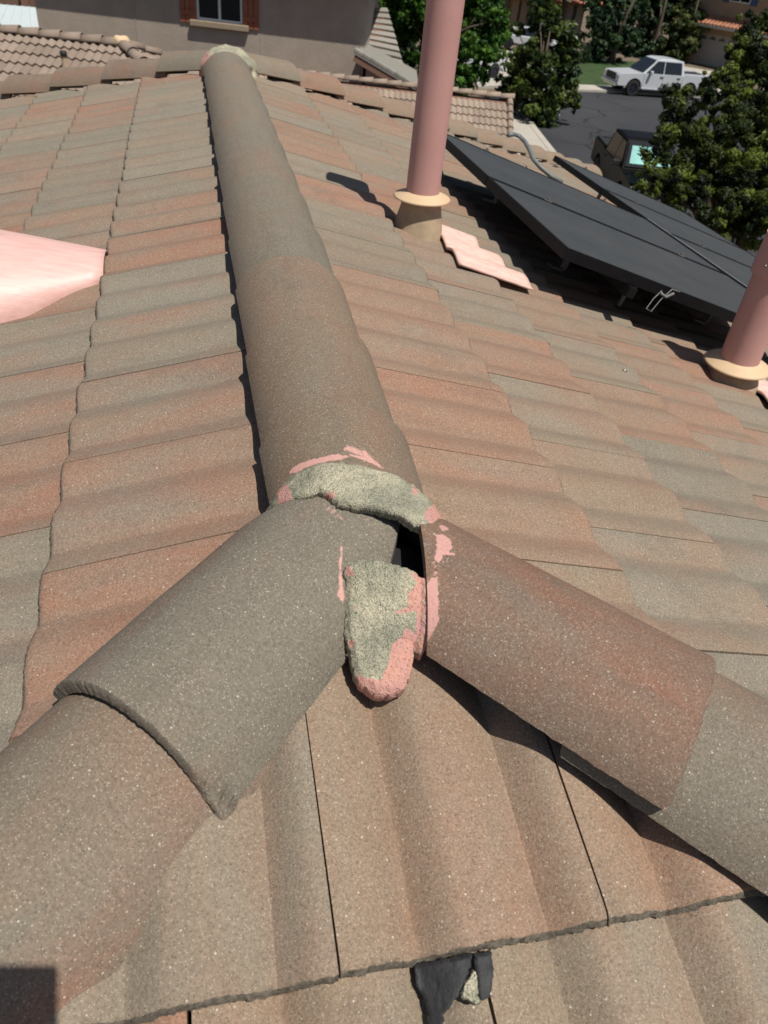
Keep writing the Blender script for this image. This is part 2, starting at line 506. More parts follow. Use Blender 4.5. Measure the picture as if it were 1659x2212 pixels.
M_LEAF_NEAR = leaf_mat('leaf_hedge', (0.003, 0.009, 0.002), (0.130, 0.170, 0.024), 0.10)

# ================================================================== THE HOUSE UNDER THE CAMERA
house = empty('house', 'house whose variegated concrete tile roof with ridge and two hips fills the foreground', 'house', (0, 0, GZ))
HI = Matrix.Translation((0, 0, -GZ))          # children are given in roof coordinates
EAVE = 5.6
EAVER = 3.85                                 # the right slope is shorter
def roof_deck():
    n = Vector
    def lz(x): return -SL * x - 0.034
    xe = EAVE
    apx = (0, YJ, -0.034)
    far = (0, LEN, -0.034)
    ye = YJ - xe * SL / SH
    yr = YJ - xe
    xr_ = EAVER
    zl, zr = -SL * xe - 0.034, -SR * xr_ - 0.034
    V = [apx, far, (-xe, YJ - SL * xe / SH, zl), (-xe, LEN + KL * xe, zl), (xr_, YJ - SR * xr_ / SH, zr), (xr_, LEN + KR * xr_, zr)]
    F = [(0, 1, 3, 2), (1, 0, 4, 5), (0, 2, 4), (1, 5, 3)]
    nv = len(V)
    V2 = V + [(x, y, z - 0.12) for x, y, z in V]
    F2 = F + [tuple(i + nv for i in f[::-1]) for f in F]
    for a, b in ((2, 3), (3, 5), (5, 4), (4, 2)):
        F2.append((a, b, b + nv, a + nv))
    return mesh_obj('roof', V2, F2, M_UNDER, house, matrix=HI)
roof = roof_deck()
bm = bmesh.new()
zt_ = -SL * (EAVE - 0.6) - 0.35
add_poly_prism(bm, [(-EAVE + .6, YJ - 4.6), (EAVER - .6, YJ - 3.2), (EAVER - .6, LEN + 2.0), (-EAVE + .6, LEN + 2.6)], GZ, zt_)
bm_obj('wall', bm, M_STUCCO_OWN, house, matrix=HI)

# ---- field tiles
ROLL_H = 0.033
def prof_soft(u):
    ph = ((u - 0.045) / 0.5) % 1.0
    d = np.abs(ph - 0.5) * 2
    return 0.0165 * (0.5 * np.sin(d * math.pi / 2) + 0.5 * (0.5 - 0.5 * np.cos(d * math.pi)))

def prof(u):
    ph = ((u - 0.045) / 0.5) % 1.0
    fall = 1 - np.clip(ph / 0.5, 0, 1) ** 1.7                      # broad shoulder falling to the valley
    q = np.clip((ph - 0.5) / 0.36, 0, 1)
    rise = 0.75 * np.sin(q * math.pi / 2) + 0.25 * (0.5 - 0.5 * np.cos(q * math.pi))   # steeper flank out of it
    return ROLL_H * np.where(ph < 0.5, fall, rise)

def tile_mesh(name, nu, rough=0.0, seed=0, head=0.07, es=0.332, width=W, lip=0.024, thick=0.0200, ny=2, mat=None, soft=True):
    prof = prof_soft if soft else globals()['prof']
    rnd3 = (0.0070, 0.0016, 0.0) if soft else (0.0135, 0.0042, 0.0008)
    us = np.linspace(0, 1, nu)
    ys = [-0.002, 0.0035, 0.010] + list(np.linspace(0.025, es + head, ny))
    V, F = [], []
    for j, y in enumerate(ys):
        for u in us:
            x = 0.0014 + u * (width - 0.0028)
            yy = y
            z = float(prof(u)) + lip * (1 - y / es)
            z -= rnd3[j] if j < 3 else 0.0
            if rough:
                nz = noise.noise(Vector((x * 90, seed * 7.3, j * 0.6))) + 0.7 * noise.noise(Vector((x * 260, seed * 3.1, j)))
                if j == 0:
                    yy += rough * nz
                    z += rough * 0.5 * noise.noise(Vector((x * 200, 9.1, seed)))
                elif j == 1:
                    yy += rough * 0.7 * nz
                    z += rough * 0.45 * noise.noise(Vector((x * 170, 4.1, seed)))
            V.append((x, yy, z))
    nt = len(ys) * nu
    # underside: butt and head rows
    for y, dz in ((-0.001, 0.0), (es + head, 0.0)):
        for i, u in enumerate(us):
            x = 0.0014 + u * (width - 0.0028)
            V.append((x, y, float(prof(u)) + lip * (1 - y / es) - thick))
    for j in range(len(ys) - 1):
        for i in range(nu - 1):
            a = j * nu + i
            F.append((a, a + 1, a + nu + 1, a + nu))
    b0, b1 = nt, nt + nu
    last = (len(ys) - 1) * nu
    for i in range(nu - 1):
        F.append((b0 + i, b0 + i + 1, i + 1, i))                    # butt
        F.append((b1 + i + 1, b1 + i, last + i, last + i + 1))      # head
        F.append((b0 + i + 1, b0 + i, b1 + i, b1 + i + 1))          # underside
    F.append(tuple([b0] + [j * nu for j in range(len(ys))] + [b1]))
    F.append(tuple([b1 + nu - 1] + [j * nu + nu - 1 for j in range(len(ys) - 1, -1, -1)] + [b0 + nu - 1]))
    me = bpy.data.meshes.new(name)
    me.from_pydata(V, [], F)
    me.materials.append(mat or M_TILE)
    me.materials.append(M_EDGE)
    mi = np.zeros(len(F), np.int32)
    ntop = (len(ys) - 1) * (nu - 1)
    mi[ntop:ntop + 3 * (nu - 1):3] = 1
    mi[:nu - 1] = 1
    me.polygons.foreach_set('material_index', mi)
    me.shade_smooth()
    me.set_sharp_from_angle(angle=math.radians(38))
    return me

TM_FAR = [tile_mesh('roof_tile', 17, 0.0, k, ny=2) for k in range(2)]
TM_MID = [tile_mesh('roof_tile', 33, 0.0016, k + 5, ny=2) for k in range(5)]
TM_NEAR = [tile_mesh('roof_tile', 90, 0.0022, k + 20, ny=3) for k in range(5)]
TM_LONG = [tile_mesh('roof_tile', 110, 0.0034, k + 40, head=0.25, ny=4, soft=False) for k in range(3)]
TM_HIP = [tile_mesh('roof_tile', 110, 0.0034, k + 60, ny=3, soft=False) for k in range(3)]

def frame(face, d, c):
    """matrix of a tile: butt at plan distance d from ridge (or y for the near face), column start c"""
    if face == 'L':
        o, U, up = Vector((-d, c, -SL * d)), Vector((0, -1, 0)), Vector((1, 0, SL))
    elif face == 'R':
        o, U, up = Vector((d, c, -SR * d)), Vector((0, 1, 0)), Vector((-1, 0, SR))
    else:
        o, U, up = Vector((c, d, SH * (d - YJ))), Vector((1, 0, 0)), Vector((0, 1, SH))
    up.normalize()
    N = U.cross(up)
    return Matrix(((U.x, up.x, N.x, o.x), (U.y, up.y, N.y, o.y), (U.z, up.z, N.z, o.z), (0, 0, 0, 1)))

S2 = math.sqrt(2)
aL = Vector((-SL, SH, 0)).normalized()       # near left hip: keep > margin on the left slope
aR = Vector((SR, SH, 0)).normalized()
fL = Vector((-KL, -1, 0)).normalized()
fR = Vector((KR, -1, 0)).normalized()
P_A, P_F = Vector((0, YJ, 0)), Vector((0, LEN, 0))
CUTS = {
    'L': [(P_A, aL, 0.025), (P_F, fL, 0.12), (Vector((0, 0, 0)), Vector((-1, 0, 0)), 0.11)],
    'R': [(P_A, aR, 0.025), (P_F, fR, 0.09), (Vector((0, 0, 0)), Vector((1, 0, 0)), 0.05)],
    'H': [(P_A, -aL, 0.03), (P_A, -aR, 0.03)],
}
# holes for the pipes and the dormer vent (plan circles) are left as they are: the flashing covers them

def cut_mesh(me, Mx, cuts, name):
    bm = bmesh.new()
    bm.from_mesh(me)
    Mi = Mx.inverted()
    R3 = Mi.to_3x3()
    for P0, n, m in cuts:
        co = Mi @ (P0 + n * m)
        no = (R3 @ n).normalized()
        g = bm.verts[:] + bm.edges[:] + bm.faces[:]
        r = bmesh.ops.bisect_plane(bm, geom=g, dist=1e-6, plane_co=co, plane_no=no, clear_inner=True)
        ed = [e for e in r['geom_cut'] if isinstance(e, bmesh.types.BMEdge)]
        if ed:
            bmesh.ops.holes_fill(bm, edges=[e for e in bm.edges if e.is_boundary], sides=0)
    m2 = bpy.data.meshes.new(name)
    bm.to_mesh(m2)
    nfaces = len(bm.faces)
    bm.free()
    for mm in me.materials: m2.materials.append(mm)
    m2.shade_smooth()
    m2.set_sharp_from_angle(angle=math.radians(38))
    return m2 if nfaces else None

D1, R1, HY = 0.510, 0.425, -0.486
Y0, RY0, HX0 = 1.673, 0.3404, -0.150
tiles = []
def collect(face, course, d, c, col):
    Mx = frame(face, d, c)
    es = EX * math.sqrt(1 + {'L': SL, 'R': SR, 'H': SH}[face] ** 2)
    pts = [Mx @ Vector((x, y, 0)) for x in (0, W) for y in (0, es)]
    ctr = sum(pts, Vector()) / 4
    sts = []
    for P0, n, m in CUTS[face]:
        ds = [(p - P0).dot(n) - m for p in pts + [Mx @ Vector((x, es + 0.07, 0)) for x in (0, W)]]
        if max(ds) < 0.004: return
        sts.append(min(ds) < 0)
    px = to_px([tuple(p) for p in pts])
    dep = (np.array(ctr) - CAM) @ fwd
    if dep < 0.05:
        area, vis = 0, False
    else:
        x0, y0 = px.min(0); x1, y1 = px.max(0)
        vis = x1 > -40 and x0 < 1700 and y1 > -40 and y0 < 2260
        area = abs((px[0, 0] - px[3, 0]) * (px[1, 1] - px[2, 1]) - (px[1, 0] - px[2, 0]) * (px[0, 1] - px[3, 1])) / 2
        if vis and face != 'H' and ctr.y > -0.2 and to_px([tuple(ctr)])[0][1] < 90: vis = False
    tiles.append(dict(face=face, course=course, d=d, col=col, M=Mx, ctr=ctr, cut=[k for k, s in zip(CUTS[face], sts) if s], vis=vis, area=area, dep=dep))

for n in range(16):
    d = D1 + n * EX
    off = 0.0 if n % 2 == 0 else W / 2
    for k in range(-27, 30):
        collect('L', n, d, Y0 + off - k * W, k)
    d = R1 + n * EX
    if d > EAVER + .08: continue
    off = 0.0 if n % 2 == 0 else W / 2
    for k in range(-28, 30):
        collect('R', n, d, RY0 + off + k * W, k)
for n in range(15):
    d = HY - n * EX
    off = 0.0 if n % 2 == 0 else W / 2
    for k in range(-20, 20):
        collect('H', n, d, HX0 + off + k * W - (W if n % 2 else 0), k)

# the pipes' and the dormer's places on the roof
PIPE1 = on_right(915, 500) + Vector((-.022, 0, .007))
PIPE2 = on_right(1578, 820)

def tile_color(t):
    f, n, k = t['face'], t['course'], t['col']
    rn = random.Random(ord(f) * 97711 + n * 1319 + (k + 50) * 17)
    rn.random()
    spec = {
        ('L', 0, -1): (.45, .5, .3), ('L', 0, 0): (.72, .48, .2), ('L', 0, 1): (-.1, .52, .1), ('L', 0, 2): (.15, .48, .2),
        ('L', 0, 3): (.55, .46, .2), ('L', 0, 4): (.55, .5, .25), ('L', 0, 5): (.85, .5, .25), ('L', 0, 6): (.95, .48, .1),
        ('L', 1, 6): (-.1, .52, .2), ('L', 1, 5): (0, .5, .1), ('L', 1, 4): (.75, .46, .1), ('L', 1, 3): (.5, .45, .1), ('L', 1, 7): (0, .52, .3),
        ('R', 0, 0): (.95, .55, .4), ('R', 0, -1): (.75, .56, .55), ('R', 0, 1): (.85, .55, .4), ('R', 0, 2): (.8, .52, .4),
        ('R', 1, 0): (.3, .55, .6), ('R', 1, -1): (.5, .55, .6), ('R', 1, 1): (.85, .52, .4), ('R', 0, -2): (.5, .55, .6), ('R', 1, -2): (.2, .56, .5),
        ('H', 0, 0): (.5, .58, .75), ('H', 0, -1): (.25, .56, .35), ('H', 0, 1): (.75, .62, .7), ('H', 1, 0): (.35, .58, .6),
        ('H', 1, 1): (.2, .6, .6), ('H', 1, 2): (-.1, .58, .3), ('H', 1, -1): (.95, .62, .5),
    }
    if (f, n, k) in spec:
        r, b, tn = spec[(f, n, k)]
    else:
        r = rn.choice((-.1, .0, .1, .3, .5, .7, .85))
        b = rn.uniform(.44, .56)
        tn = rn.uniform(0, .45)
        if f == 'R': tn += .15
        if f == 'L' and t['ctr'].y > 2.4: r -= .15
    return (r, b, tn, 1)

def blocked(t):
    """hidden from view under the caps or outside the frame: goes to the joined rest"""
    return not t['vis']
shown = sorted([t for t in tiles if t['vis']], key=lambda t: -t['area'])
parts, rest = shown[:300], shown[300:] + [t for t in tiles if not t['vis']]
for i, t in enumerate(parts):
    dist = t['dep']
    if t['face'] == 'H' and t['course'] == 0: me = TM_LONG[i % 3]
    elif t['face'] == 'H': me = TM_HIP[i % 3]
    elif dist < 1.7: me = TM_NEAR[i % 5]
    elif dist < 4: me = TM_MID[i % 5]
    else: me = TM_FAR[i % 2]
    if t['cut']:
        me = cut_mesh(me, t['M'], t['cut'], 'roof_tile')
        if me is None: continue
    o = bpy.data.objects.new('roof_tile', me)
    rn = random.Random(i * 31 + 5)
    jig = Matrix.Translation((rn.uniform(-.0012, .0012), rn.uniform(-.004, .004), rn.uniform(0, .002))) @ Matrix.Rotation(rn.uniform(-.004, .004), 4, 'Z')
    o.matrix_local = t['M'] @ jig
    o.color = tile_color(t)
    t['obj'] = o
    link(o, roof)
# everything past the three hundred largest: one joined sheet of the same tiles
bm = bmesh.new()
for t in rest:
    me = TM_FAR[0]
    tmp = None
    if t['cut']:
        tmp = cut_mesh(me, t['M'], t['cut'], 'roof_tile')
        if tmp is None: continue
        me = tmp
    c0 = len(bm.verts)
    bm.from_mesh(me)
    bm.verts.ensure_lookup_table()
    bmesh.ops.transform(bm, matrix=t['M'], verts=bm.verts[c0:])
    if tmp: bpy.data.meshes.remove(tmp)
me = bpy.data.meshes.new('roof_tile_rest')
bm.to_mesh(me); bm.free()
me.materials.append(M_TILE); me.materials.append(M_EDGE)
o = bpy.data.objects.new('roof_tile_rest', me)
o.color = (.4, .5, .25, 1)
kind(link(o, roof), 'stuff')

# ---- ridge and hip caps
def poly_mask(px, polys, soft=5.0):
    """0..1 coverage of points (photo pixels) by outlines, soft at the rim"""
    out = np.zeros(len(px))
    for P, amt in polys:
        P = np.array(P, float)
        lo, hi = P.min(0) - 12, P.max(0) + 12
        sel = np.where((px[:, 0] > lo[0]) & (px[:, 0] < hi[0]) & (px[:, 1] > lo[1]) & (px[:, 1] < hi[1]))[0]
        if len(sel) == 0: continue
        q = px[sel]
        inside = np.zeros(len(q), bool)
        dmin = np.full(len(q), 1e9)
        for a, b in zip(P, np.roll(P, -1, 0)):
            cnd = (a[1] > q[:, 1]) != (b[1] > q[:, 1])
            xi = (b[0] - a[0]) * (q[:, 1] - a[1]) / (b[1] - a[1] + 1e-12) + a[0]
            inside ^= cnd & (q[:, 0] < xi)
            ab = b - a
            tt = np.clip(((q - a) @ ab) / (ab @ ab + 1e-12), 0, 1)
            dmin = np.minimum(dmin, np.linalg.norm(q - (a + tt[:, None] * ab), axis=1))
        sd = np.where(inside, dmin, -dmin)
        out[sel] = np.maximum(out[sel], amt * smoothstep(-soft, soft, sd))
    return out

def C6(pts):   # enlarged crop around the apex -> photo pixels
    return [(513 + x * .3093, 918 + y * .3093) for x, y in pts]
PAINT_CAPS = [
    (C6([(365, 335), (385, 300), (440, 268), (520, 240), (700, 203), (785, 218), (735, 240), (640, 250), (560, 268), (470, 300), (410, 335)]), 1.0),
    (C6([(765, 130), (800, 150), (900, 178), (930, 215), (1025, 300), (1015, 315), (950, 275), (860, 222), (730, 175)]), 0.62),
    (C6([(770, 200), (900, 225), (1010, 290), (1020, 305), (930, 265), (820, 225)]), 0.95),
    (C6([(540, 535), (650, 555), (720, 620), (770, 690), (740, 690), (680, 640), (600, 590)]), 0.40),
    (C6([(722, 820), (738, 870), (728, 1000), (740, 1110), (748, 1240), (720, 1230), (688, 1185), (705, 1120), (708, 960)]), 0.78),
    (C6([(1385, 765), (1440, 765), (1492, 805), (1497, 850), (1470, 895), (1525, 890), (1522, 908), (1440, 905), (1415, 955), (1380, 955), (1390, 850)]), 1.0),
    (C6([(1410, 700), (1460, 705), (1475, 735), (1420, 740)]), .9),
    (C6([(1360, 1060), (1398, 1075), (1408, 1150), (1405, 1380), (1345, 1480), (1285, 1595), (1225, 1565), (1260, 1480), (1300, 1300), (1310, 1120)]), .85),
    (C6([(1372, 900), (1392, 1000), (1400, 1090), (1380, 1080), (1365, 960)]), .7),
]

def make_cap(name, O, d, drop, t0, t1, w0, w1, lift0, lift1, color, hires=False, cuts=(), seed=0, paint=None, thick=0.018, rough=0.0, parent=None, mat=None, rise=None, chip=None, roll=0.0):
    """barrel cap: t runs along the horizontal direction d from O, z falls by drop per metre of t"""
    d = Vector(d).normalized()
    perp = Vector((-d.y, d.x, 0))
    nu, nv = (120, 110) if hires else (20, 4)
    th = np.linspace(-1, 1, nu) * CAPT
    tt = np.linspace(t0, t1, nv)
    if hires:
        tt = np.concatenate([[t0, t0 + .002], np.linspace(t0 + .005, t1 - .005, nv - 4), [t1 - .002, t1]])
    def pt(i, j, off):
        a = (tt[j] - t0) / (t1 - t0)
        w = w0 + (w1 - w0) * a
        ang = th[i]
        R_ = w / math.sin(CAPT)
        p = (R_ - off) * math.sin(ang)
        z = CAPZ + (R_ - off) * math.cos(ang) - CAPR * math.cos(CAPT) + lift0 + (lift1 - lift0) * a
        z += (roll[0] + (roll[1] - roll[0]) * a if isinstance(roll, tuple) else roll) * p
        t_ = tt[j]
        if rough:
            q = Vector((p * 70, t_ * 70, seed * 5.1))
            e = 0.0
            if j <= 1 or j >= len(tt) - 2:
                s_ = -1 if j <= 1 else 1
                t_ += rough * (noise.noise(Vector((ang * 22, seed, 3.3 + off * 30))) + .6 * noise.noise(Vector((ang * 60, seed, off * 90))))
                if (j == 0 or j == len(tt) - 1) and off == 0: z -= 0.003 * math.cos(ang); p *= .985
            if i == 0 or i == len(th) - 1:
                z += rough * noise.noise(Vector((t_ * 70, seed, 7.0))) * 1.2
            z += 0.0012 * noise.noise(Vector((p * 14, t_ * 14, seed * 2.2)))
            if chip is not None and off == 0 and j >= len(tt) - 14:
                ca, cw, cd = chip
                g = max(0, 1 - abs(ang - ca) / cw)
                if g > 0:
                    back = cd * g * (.6 + .5 * noise.noise(Vector((ang * 30, seed, 1.0))))
                    if t_ > t1 - back: z -= min(.013, (t_ - (t1 - back)) * 1.2); 
        return O + d * t_ + perp * p + Vector((0, 0, z - drop * tt[j]))
    V, F = [], []
    nv = len(tt)
    for off in (0.0, thick):
        for j in range(nv):
            for i in range(nu):
                V.append(pt(i, j, off))
    def idx(l, j, i): return l * nu * nv + j * nu + i
    for j in range(nv - 1):
        for i in range(nu - 1):
            F.append((idx(0, j, i), idx(0, j, i + 1), idx(0, j + 1, i + 1), idx(0, j + 1, i)))
            F.append((idx(1, j, i + 1), idx(1, j, i), idx(1, j + 1, i), idx(1, j + 1, i + 1)))
    for i in range(nu - 1):
        F.append((idx(0, 0, i + 1), idx(0, 0, i), idx(1, 0, i), idx(1, 0, i + 1)))
        F.append((idx(0, nv - 1, i), idx(0, nv - 1, i + 1), idx(1, nv - 1, i + 1), idx(1, nv - 1, i)))
    for j in range(nv - 1):
        F.append((idx(0, j, 0), idx(0, j + 1, 0), idx(1, j + 1, 0), idx(1, j, 0)))
        F.append((idx(0, j + 1, nu - 1), idx(0, j, nu - 1), idx(1, j, nu - 1), idx(1, j + 1, nu - 1)))
    me = bpy.data.meshes.new(name)
    me.from_pydata([tuple(v) for v in V], [], F)
    bm = bmesh.new(); bm.from_mesh(me)
    for co, no in cuts:
        g = bm.verts[:] + bm.edges[:] + bm.faces[:]
        bmesh.ops.bisect_plane(bm, geom=g, dist=1e-6, plane_co=Vector(co), plane_no=Vector(no), clear_inner=True)
        bmesh.ops.holes_fill(bm, edges=[e for e in bm.edges if e.is_boundary], sides=0)
    bmesh.ops.recalc_face_normals(bm, faces=bm.faces)
    # origin at the cap's middle so that the grain is laid out per cap
    ctr = O + d * ((t0 + t1) / 2) + Vector((0, 0, -drop * (t0 + t1) / 2))
    wm = Matrix.Translation(ctr) @ d.to_track_quat('Y', 'Z').to_matrix().to_4x4()
    world_co = np.array([tuple(v.co) for v in bm.verts])
    bmesh.ops.transform(bm, matrix=wm.inverted(), verts=bm.verts)
    bm.to_mesh(me); bm.free()
    me.materials.append(mat or M_CAP)
    me.shade_smooth()
    me.set_sharp_from_angle(angle=math.radians(40))
    at = me.attributes.new('paint', 'FLOAT', 'POINT')
    vals = poly_mask(to_px(world_co), paint) if paint else np.zeros(len(world_co))
    at.data.foreach_set('value', vals.astype(np.float32))
    o = bpy.data.objects.new(name, me)
    o.matrix_local = wm
    o.color = (*color, 1)
    return link(o, parent if parent is not None else roof)

# ridge: each cap overlaps the one farther away, so the butts face away from here
RC = [0.07] + [0.29 + 0.345 * k for k in range(12)]
RC = [y for y in RC if y < LEN - 0.1] + [LEN + 0.02]
ridge_cols = [(.38, .26, .7), (.34, .28, .8), (.50, .32, .6), (-.25, .27, .05), (-.2, .28, .05), (-.1, .30, .1), (-.1, .31, .1), (.0, .32, .15)]
for i, (a, b) in enumerate(zip(RC, RC[1:])):
    last = i == len(RC) - 2
    make_cap('cap_tile', Vector((RX, 0, 0)), (0, 1, 0), 0.0, a - 0.03 * (i > 0), b + 0.015, 0.126, 0.134, -0.006, 0.006, ridge_cols[min(i, 7)], hires=i < 4, seed=i, paint=PAINT_CAPS if i < 2 else None, rough=0.002 if i < 4 else 0)

# near hips
OJ = Vector((XJ, YJ, 0))
dl, dr = Vector((-1, -1, 0)).normalized(), Vector((math.cos(math.radians(-41.5)), math.sin(math.radians(-41.5)), 0))
DL, DR = 0.190, 0.206
OJR = OJ + Vector((-.030, -.030, 0))
def vplane(a, b, keep):
    """vertical plane through plan points a, b; keeps the side of point keep"""
    a, b, keep = Vector((*a, 0)), Vector((*b, 0)), Vector((*keep, 0))
    n = (b - a).cross(Vector((0, 0, 1))).normalized()
    if (keep - a).dot(n) < 0: n = -n
    return (a, n)
make_cap('cap_tile', OJ, dl, DL, -0.06, 0.462, 0.130, 0.145, -0.004, 0.014, (-.35, .30, .0), hires=True, seed=11, paint=PAINT_CAPS, rough=0.0015,
         cuts=[vplane((0.030, 0.055), (-0.086, -0.20), (-.3, -.1)), vplane((-.3, .085), (.2, .085), (-.1, -.2))], chip=(math.radians(66), .5, .05))
make_cap('cap_tile', OJ, dl, DL, 0.37, 0.86, 0.142, 0.156, -0.018, 0.002, (.25, .34, .2), hires=True, seed=12, rough=0.002)
make_cap('cap_tile', OJ, dl, DL, 0.74, 1.18, 0.134, 0.142, -0.014, 0.004, (.3, .44, .3), seed=13)
make_cap('cap_tile', OJR, dr, DR, 0.01, 0.555, 0.128, 0.160, 0.013, 0.032, (.66, .24, .0), hires=True, seed=14, paint=PAINT_CAPS, rough=0.0026,
         cuts=[vplane((0.045, 0.06), (0.004, -0.22), (.3, -.2)), vplane((.0, .085), (.2, .085), (.1, -.2))], roll=(-.16, -.20))
make_cap('cap_tile', OJR, dr, DR, 0.42, 0.98, 0.150, 0.176, 0.008, 0.022, (-.2, .32, .2), hires=True, seed=15, rough=0.002, roll=-.16)
make_cap('cap_tile', OJR, dr, DR, 0.90, 1.36, 0.140, 0.150, 0.000, 0.016, (.2, .42, .3), seed=16)
for s_, dd, DD in ((0, dl, DL), (1, dr, DR)):
    for k in range(15):
        t0 = 1.14 + .4 * k if s_ == 0 else 1.26 + .4 * k
        if t0 > (7.2 if s_ == 0 else 4.8): break
        make_cap('cap_tile', OJ, dd, DD, t0, t0 + .44, 0.134, 0.142, -0.014, 0.004, (RND.choice((.0, .3, .6)), .44, .3), seed=20 + k)
# far hips: each cap's lower end overlaps the next one down
for sgn, kk, ss in ((-1, KL, SL), (1, KR, SR)):
    d = Vector((sgn, kk, 0))
    ln = d.length
    d = d / ln
    m = ss / ln
    cols = [(-.2, .30, .1), (.3, .30, .1), (.4, .32, .1), (.45, .32, .15), (.4, .32, .1), (.2, .32, .1)] if sgn < 0 else \
           [(-.05, .42, .25), (.75, .46, .35), (.55, .5, .55), (.5, .52, .6), (.3, .52, .6), (.2, .54, .6), (.35, .54, .6)]
    for k in range(17):
        t0 = -0.02 + 0.385 * k
        if sgn > 0 and t0 / ln > EAVER - .15: break
        make_cap('cap_tile', Vector((0, LEN, 0)), d, m, t0, t0 + 0.44, 0.126, 0.138, 0.006, 0.034, cols[min(k, len(cols) - 1)], seed=60 + k)

# nailer boards under the caps; their near-black colour paints shade into the open gap
def board(p0, p1, w, h):
    p0, p1 = Vector(p0), Vector(p1)
    ax = p1 - p0
    bm = bmesh.new()
    M = Matrix.Translation((p0 + p1) / 2) @ ax.to_track_quat('Y', 'Z').to_matrix().to_4x4() @ Matrix.Diagonal((w, ax.length, h, 1))
    bmesh.ops.create_cube(bm, size=1.0, matrix=M)
    return bm_obj('nailer_board', bm, M_UNDER, roof)
board((RX, .12, .0), (RX, LEN, .0), .045, .10)
board(OJ + dl * .01 + Vector((0, 0, -.005)), OJ + dl * .9 + Vector((0, 0, -.02 - DL * .9)), .05, .07)
board(OJR + dr * .02 + Vector((0, 0, .0)), OJR + dr * .9 + Vector((0, 0, -.02 - DR * .9)), .05, .07)

# nail holes in the caps: small dark discs on the caps paint the shade inside each hole
def plug(x, y, r=0.0035, lift=0.010):
    p = on_surf(x, y, lift)
    bm = bmesh.new()
    bmesh.ops.create_icosphere(bm, subdivisions=2, radius=r, matrix=Matrix.Translation(p) @ Matrix.Diagonal((1, 1, .35, 1)))
    return bm_obj('nail_hole_plug', bm, M_UNDER, roof, smooth=True)
plug(606, 1515, .0042, .009); plug(1264, 1540, .0048, .014)

# ------------------------------------------------------------------ mortar
def seg_dist(q, P, closed=False):
    P = np.array(P, float)
    d = np.full(len(q), 1e9)
    n = len(P) if closed else len(P) - 1
    near = np.zeros((len(q), 2))
    for i in range(n):
        a, b = P[i], P[(i + 1) % len(P)]
        ab = b - a
        t = np.clip(((q - a) @ ab) / (ab @ ab + 1e-12), 0, 1)
        c = a + t[:, None] * ab
        dd = np.linalg.norm(q - c, axis=1)
        m = dd < d
        d[m] = dd[m]; near[m] = c[m]
    return d, near

def ragged(P, amp, seed, step=5.0):
    out = []
    n = len(P)
    for i in range(n):
        a, b = np.array(P[i], float), np.array(P[(i + 1) % n], float)
        k = max(1, int(np.linalg.norm(b - a) / step))
        nr = np.array([-(b - a)[1], (b - a)[0]]) / (np.linalg.norm(b - a) + 1e-9)
        for j in range(k):
            p = a + (b - a) * j / k
            out.append(tuple(p + nr * amp * (noise.noise(Vector((p[0] * .09, p[1] * .09, seed))) + .6 * noise.noise(Vector((p[0] * .3, p[1] * .3, seed))))))
    return out

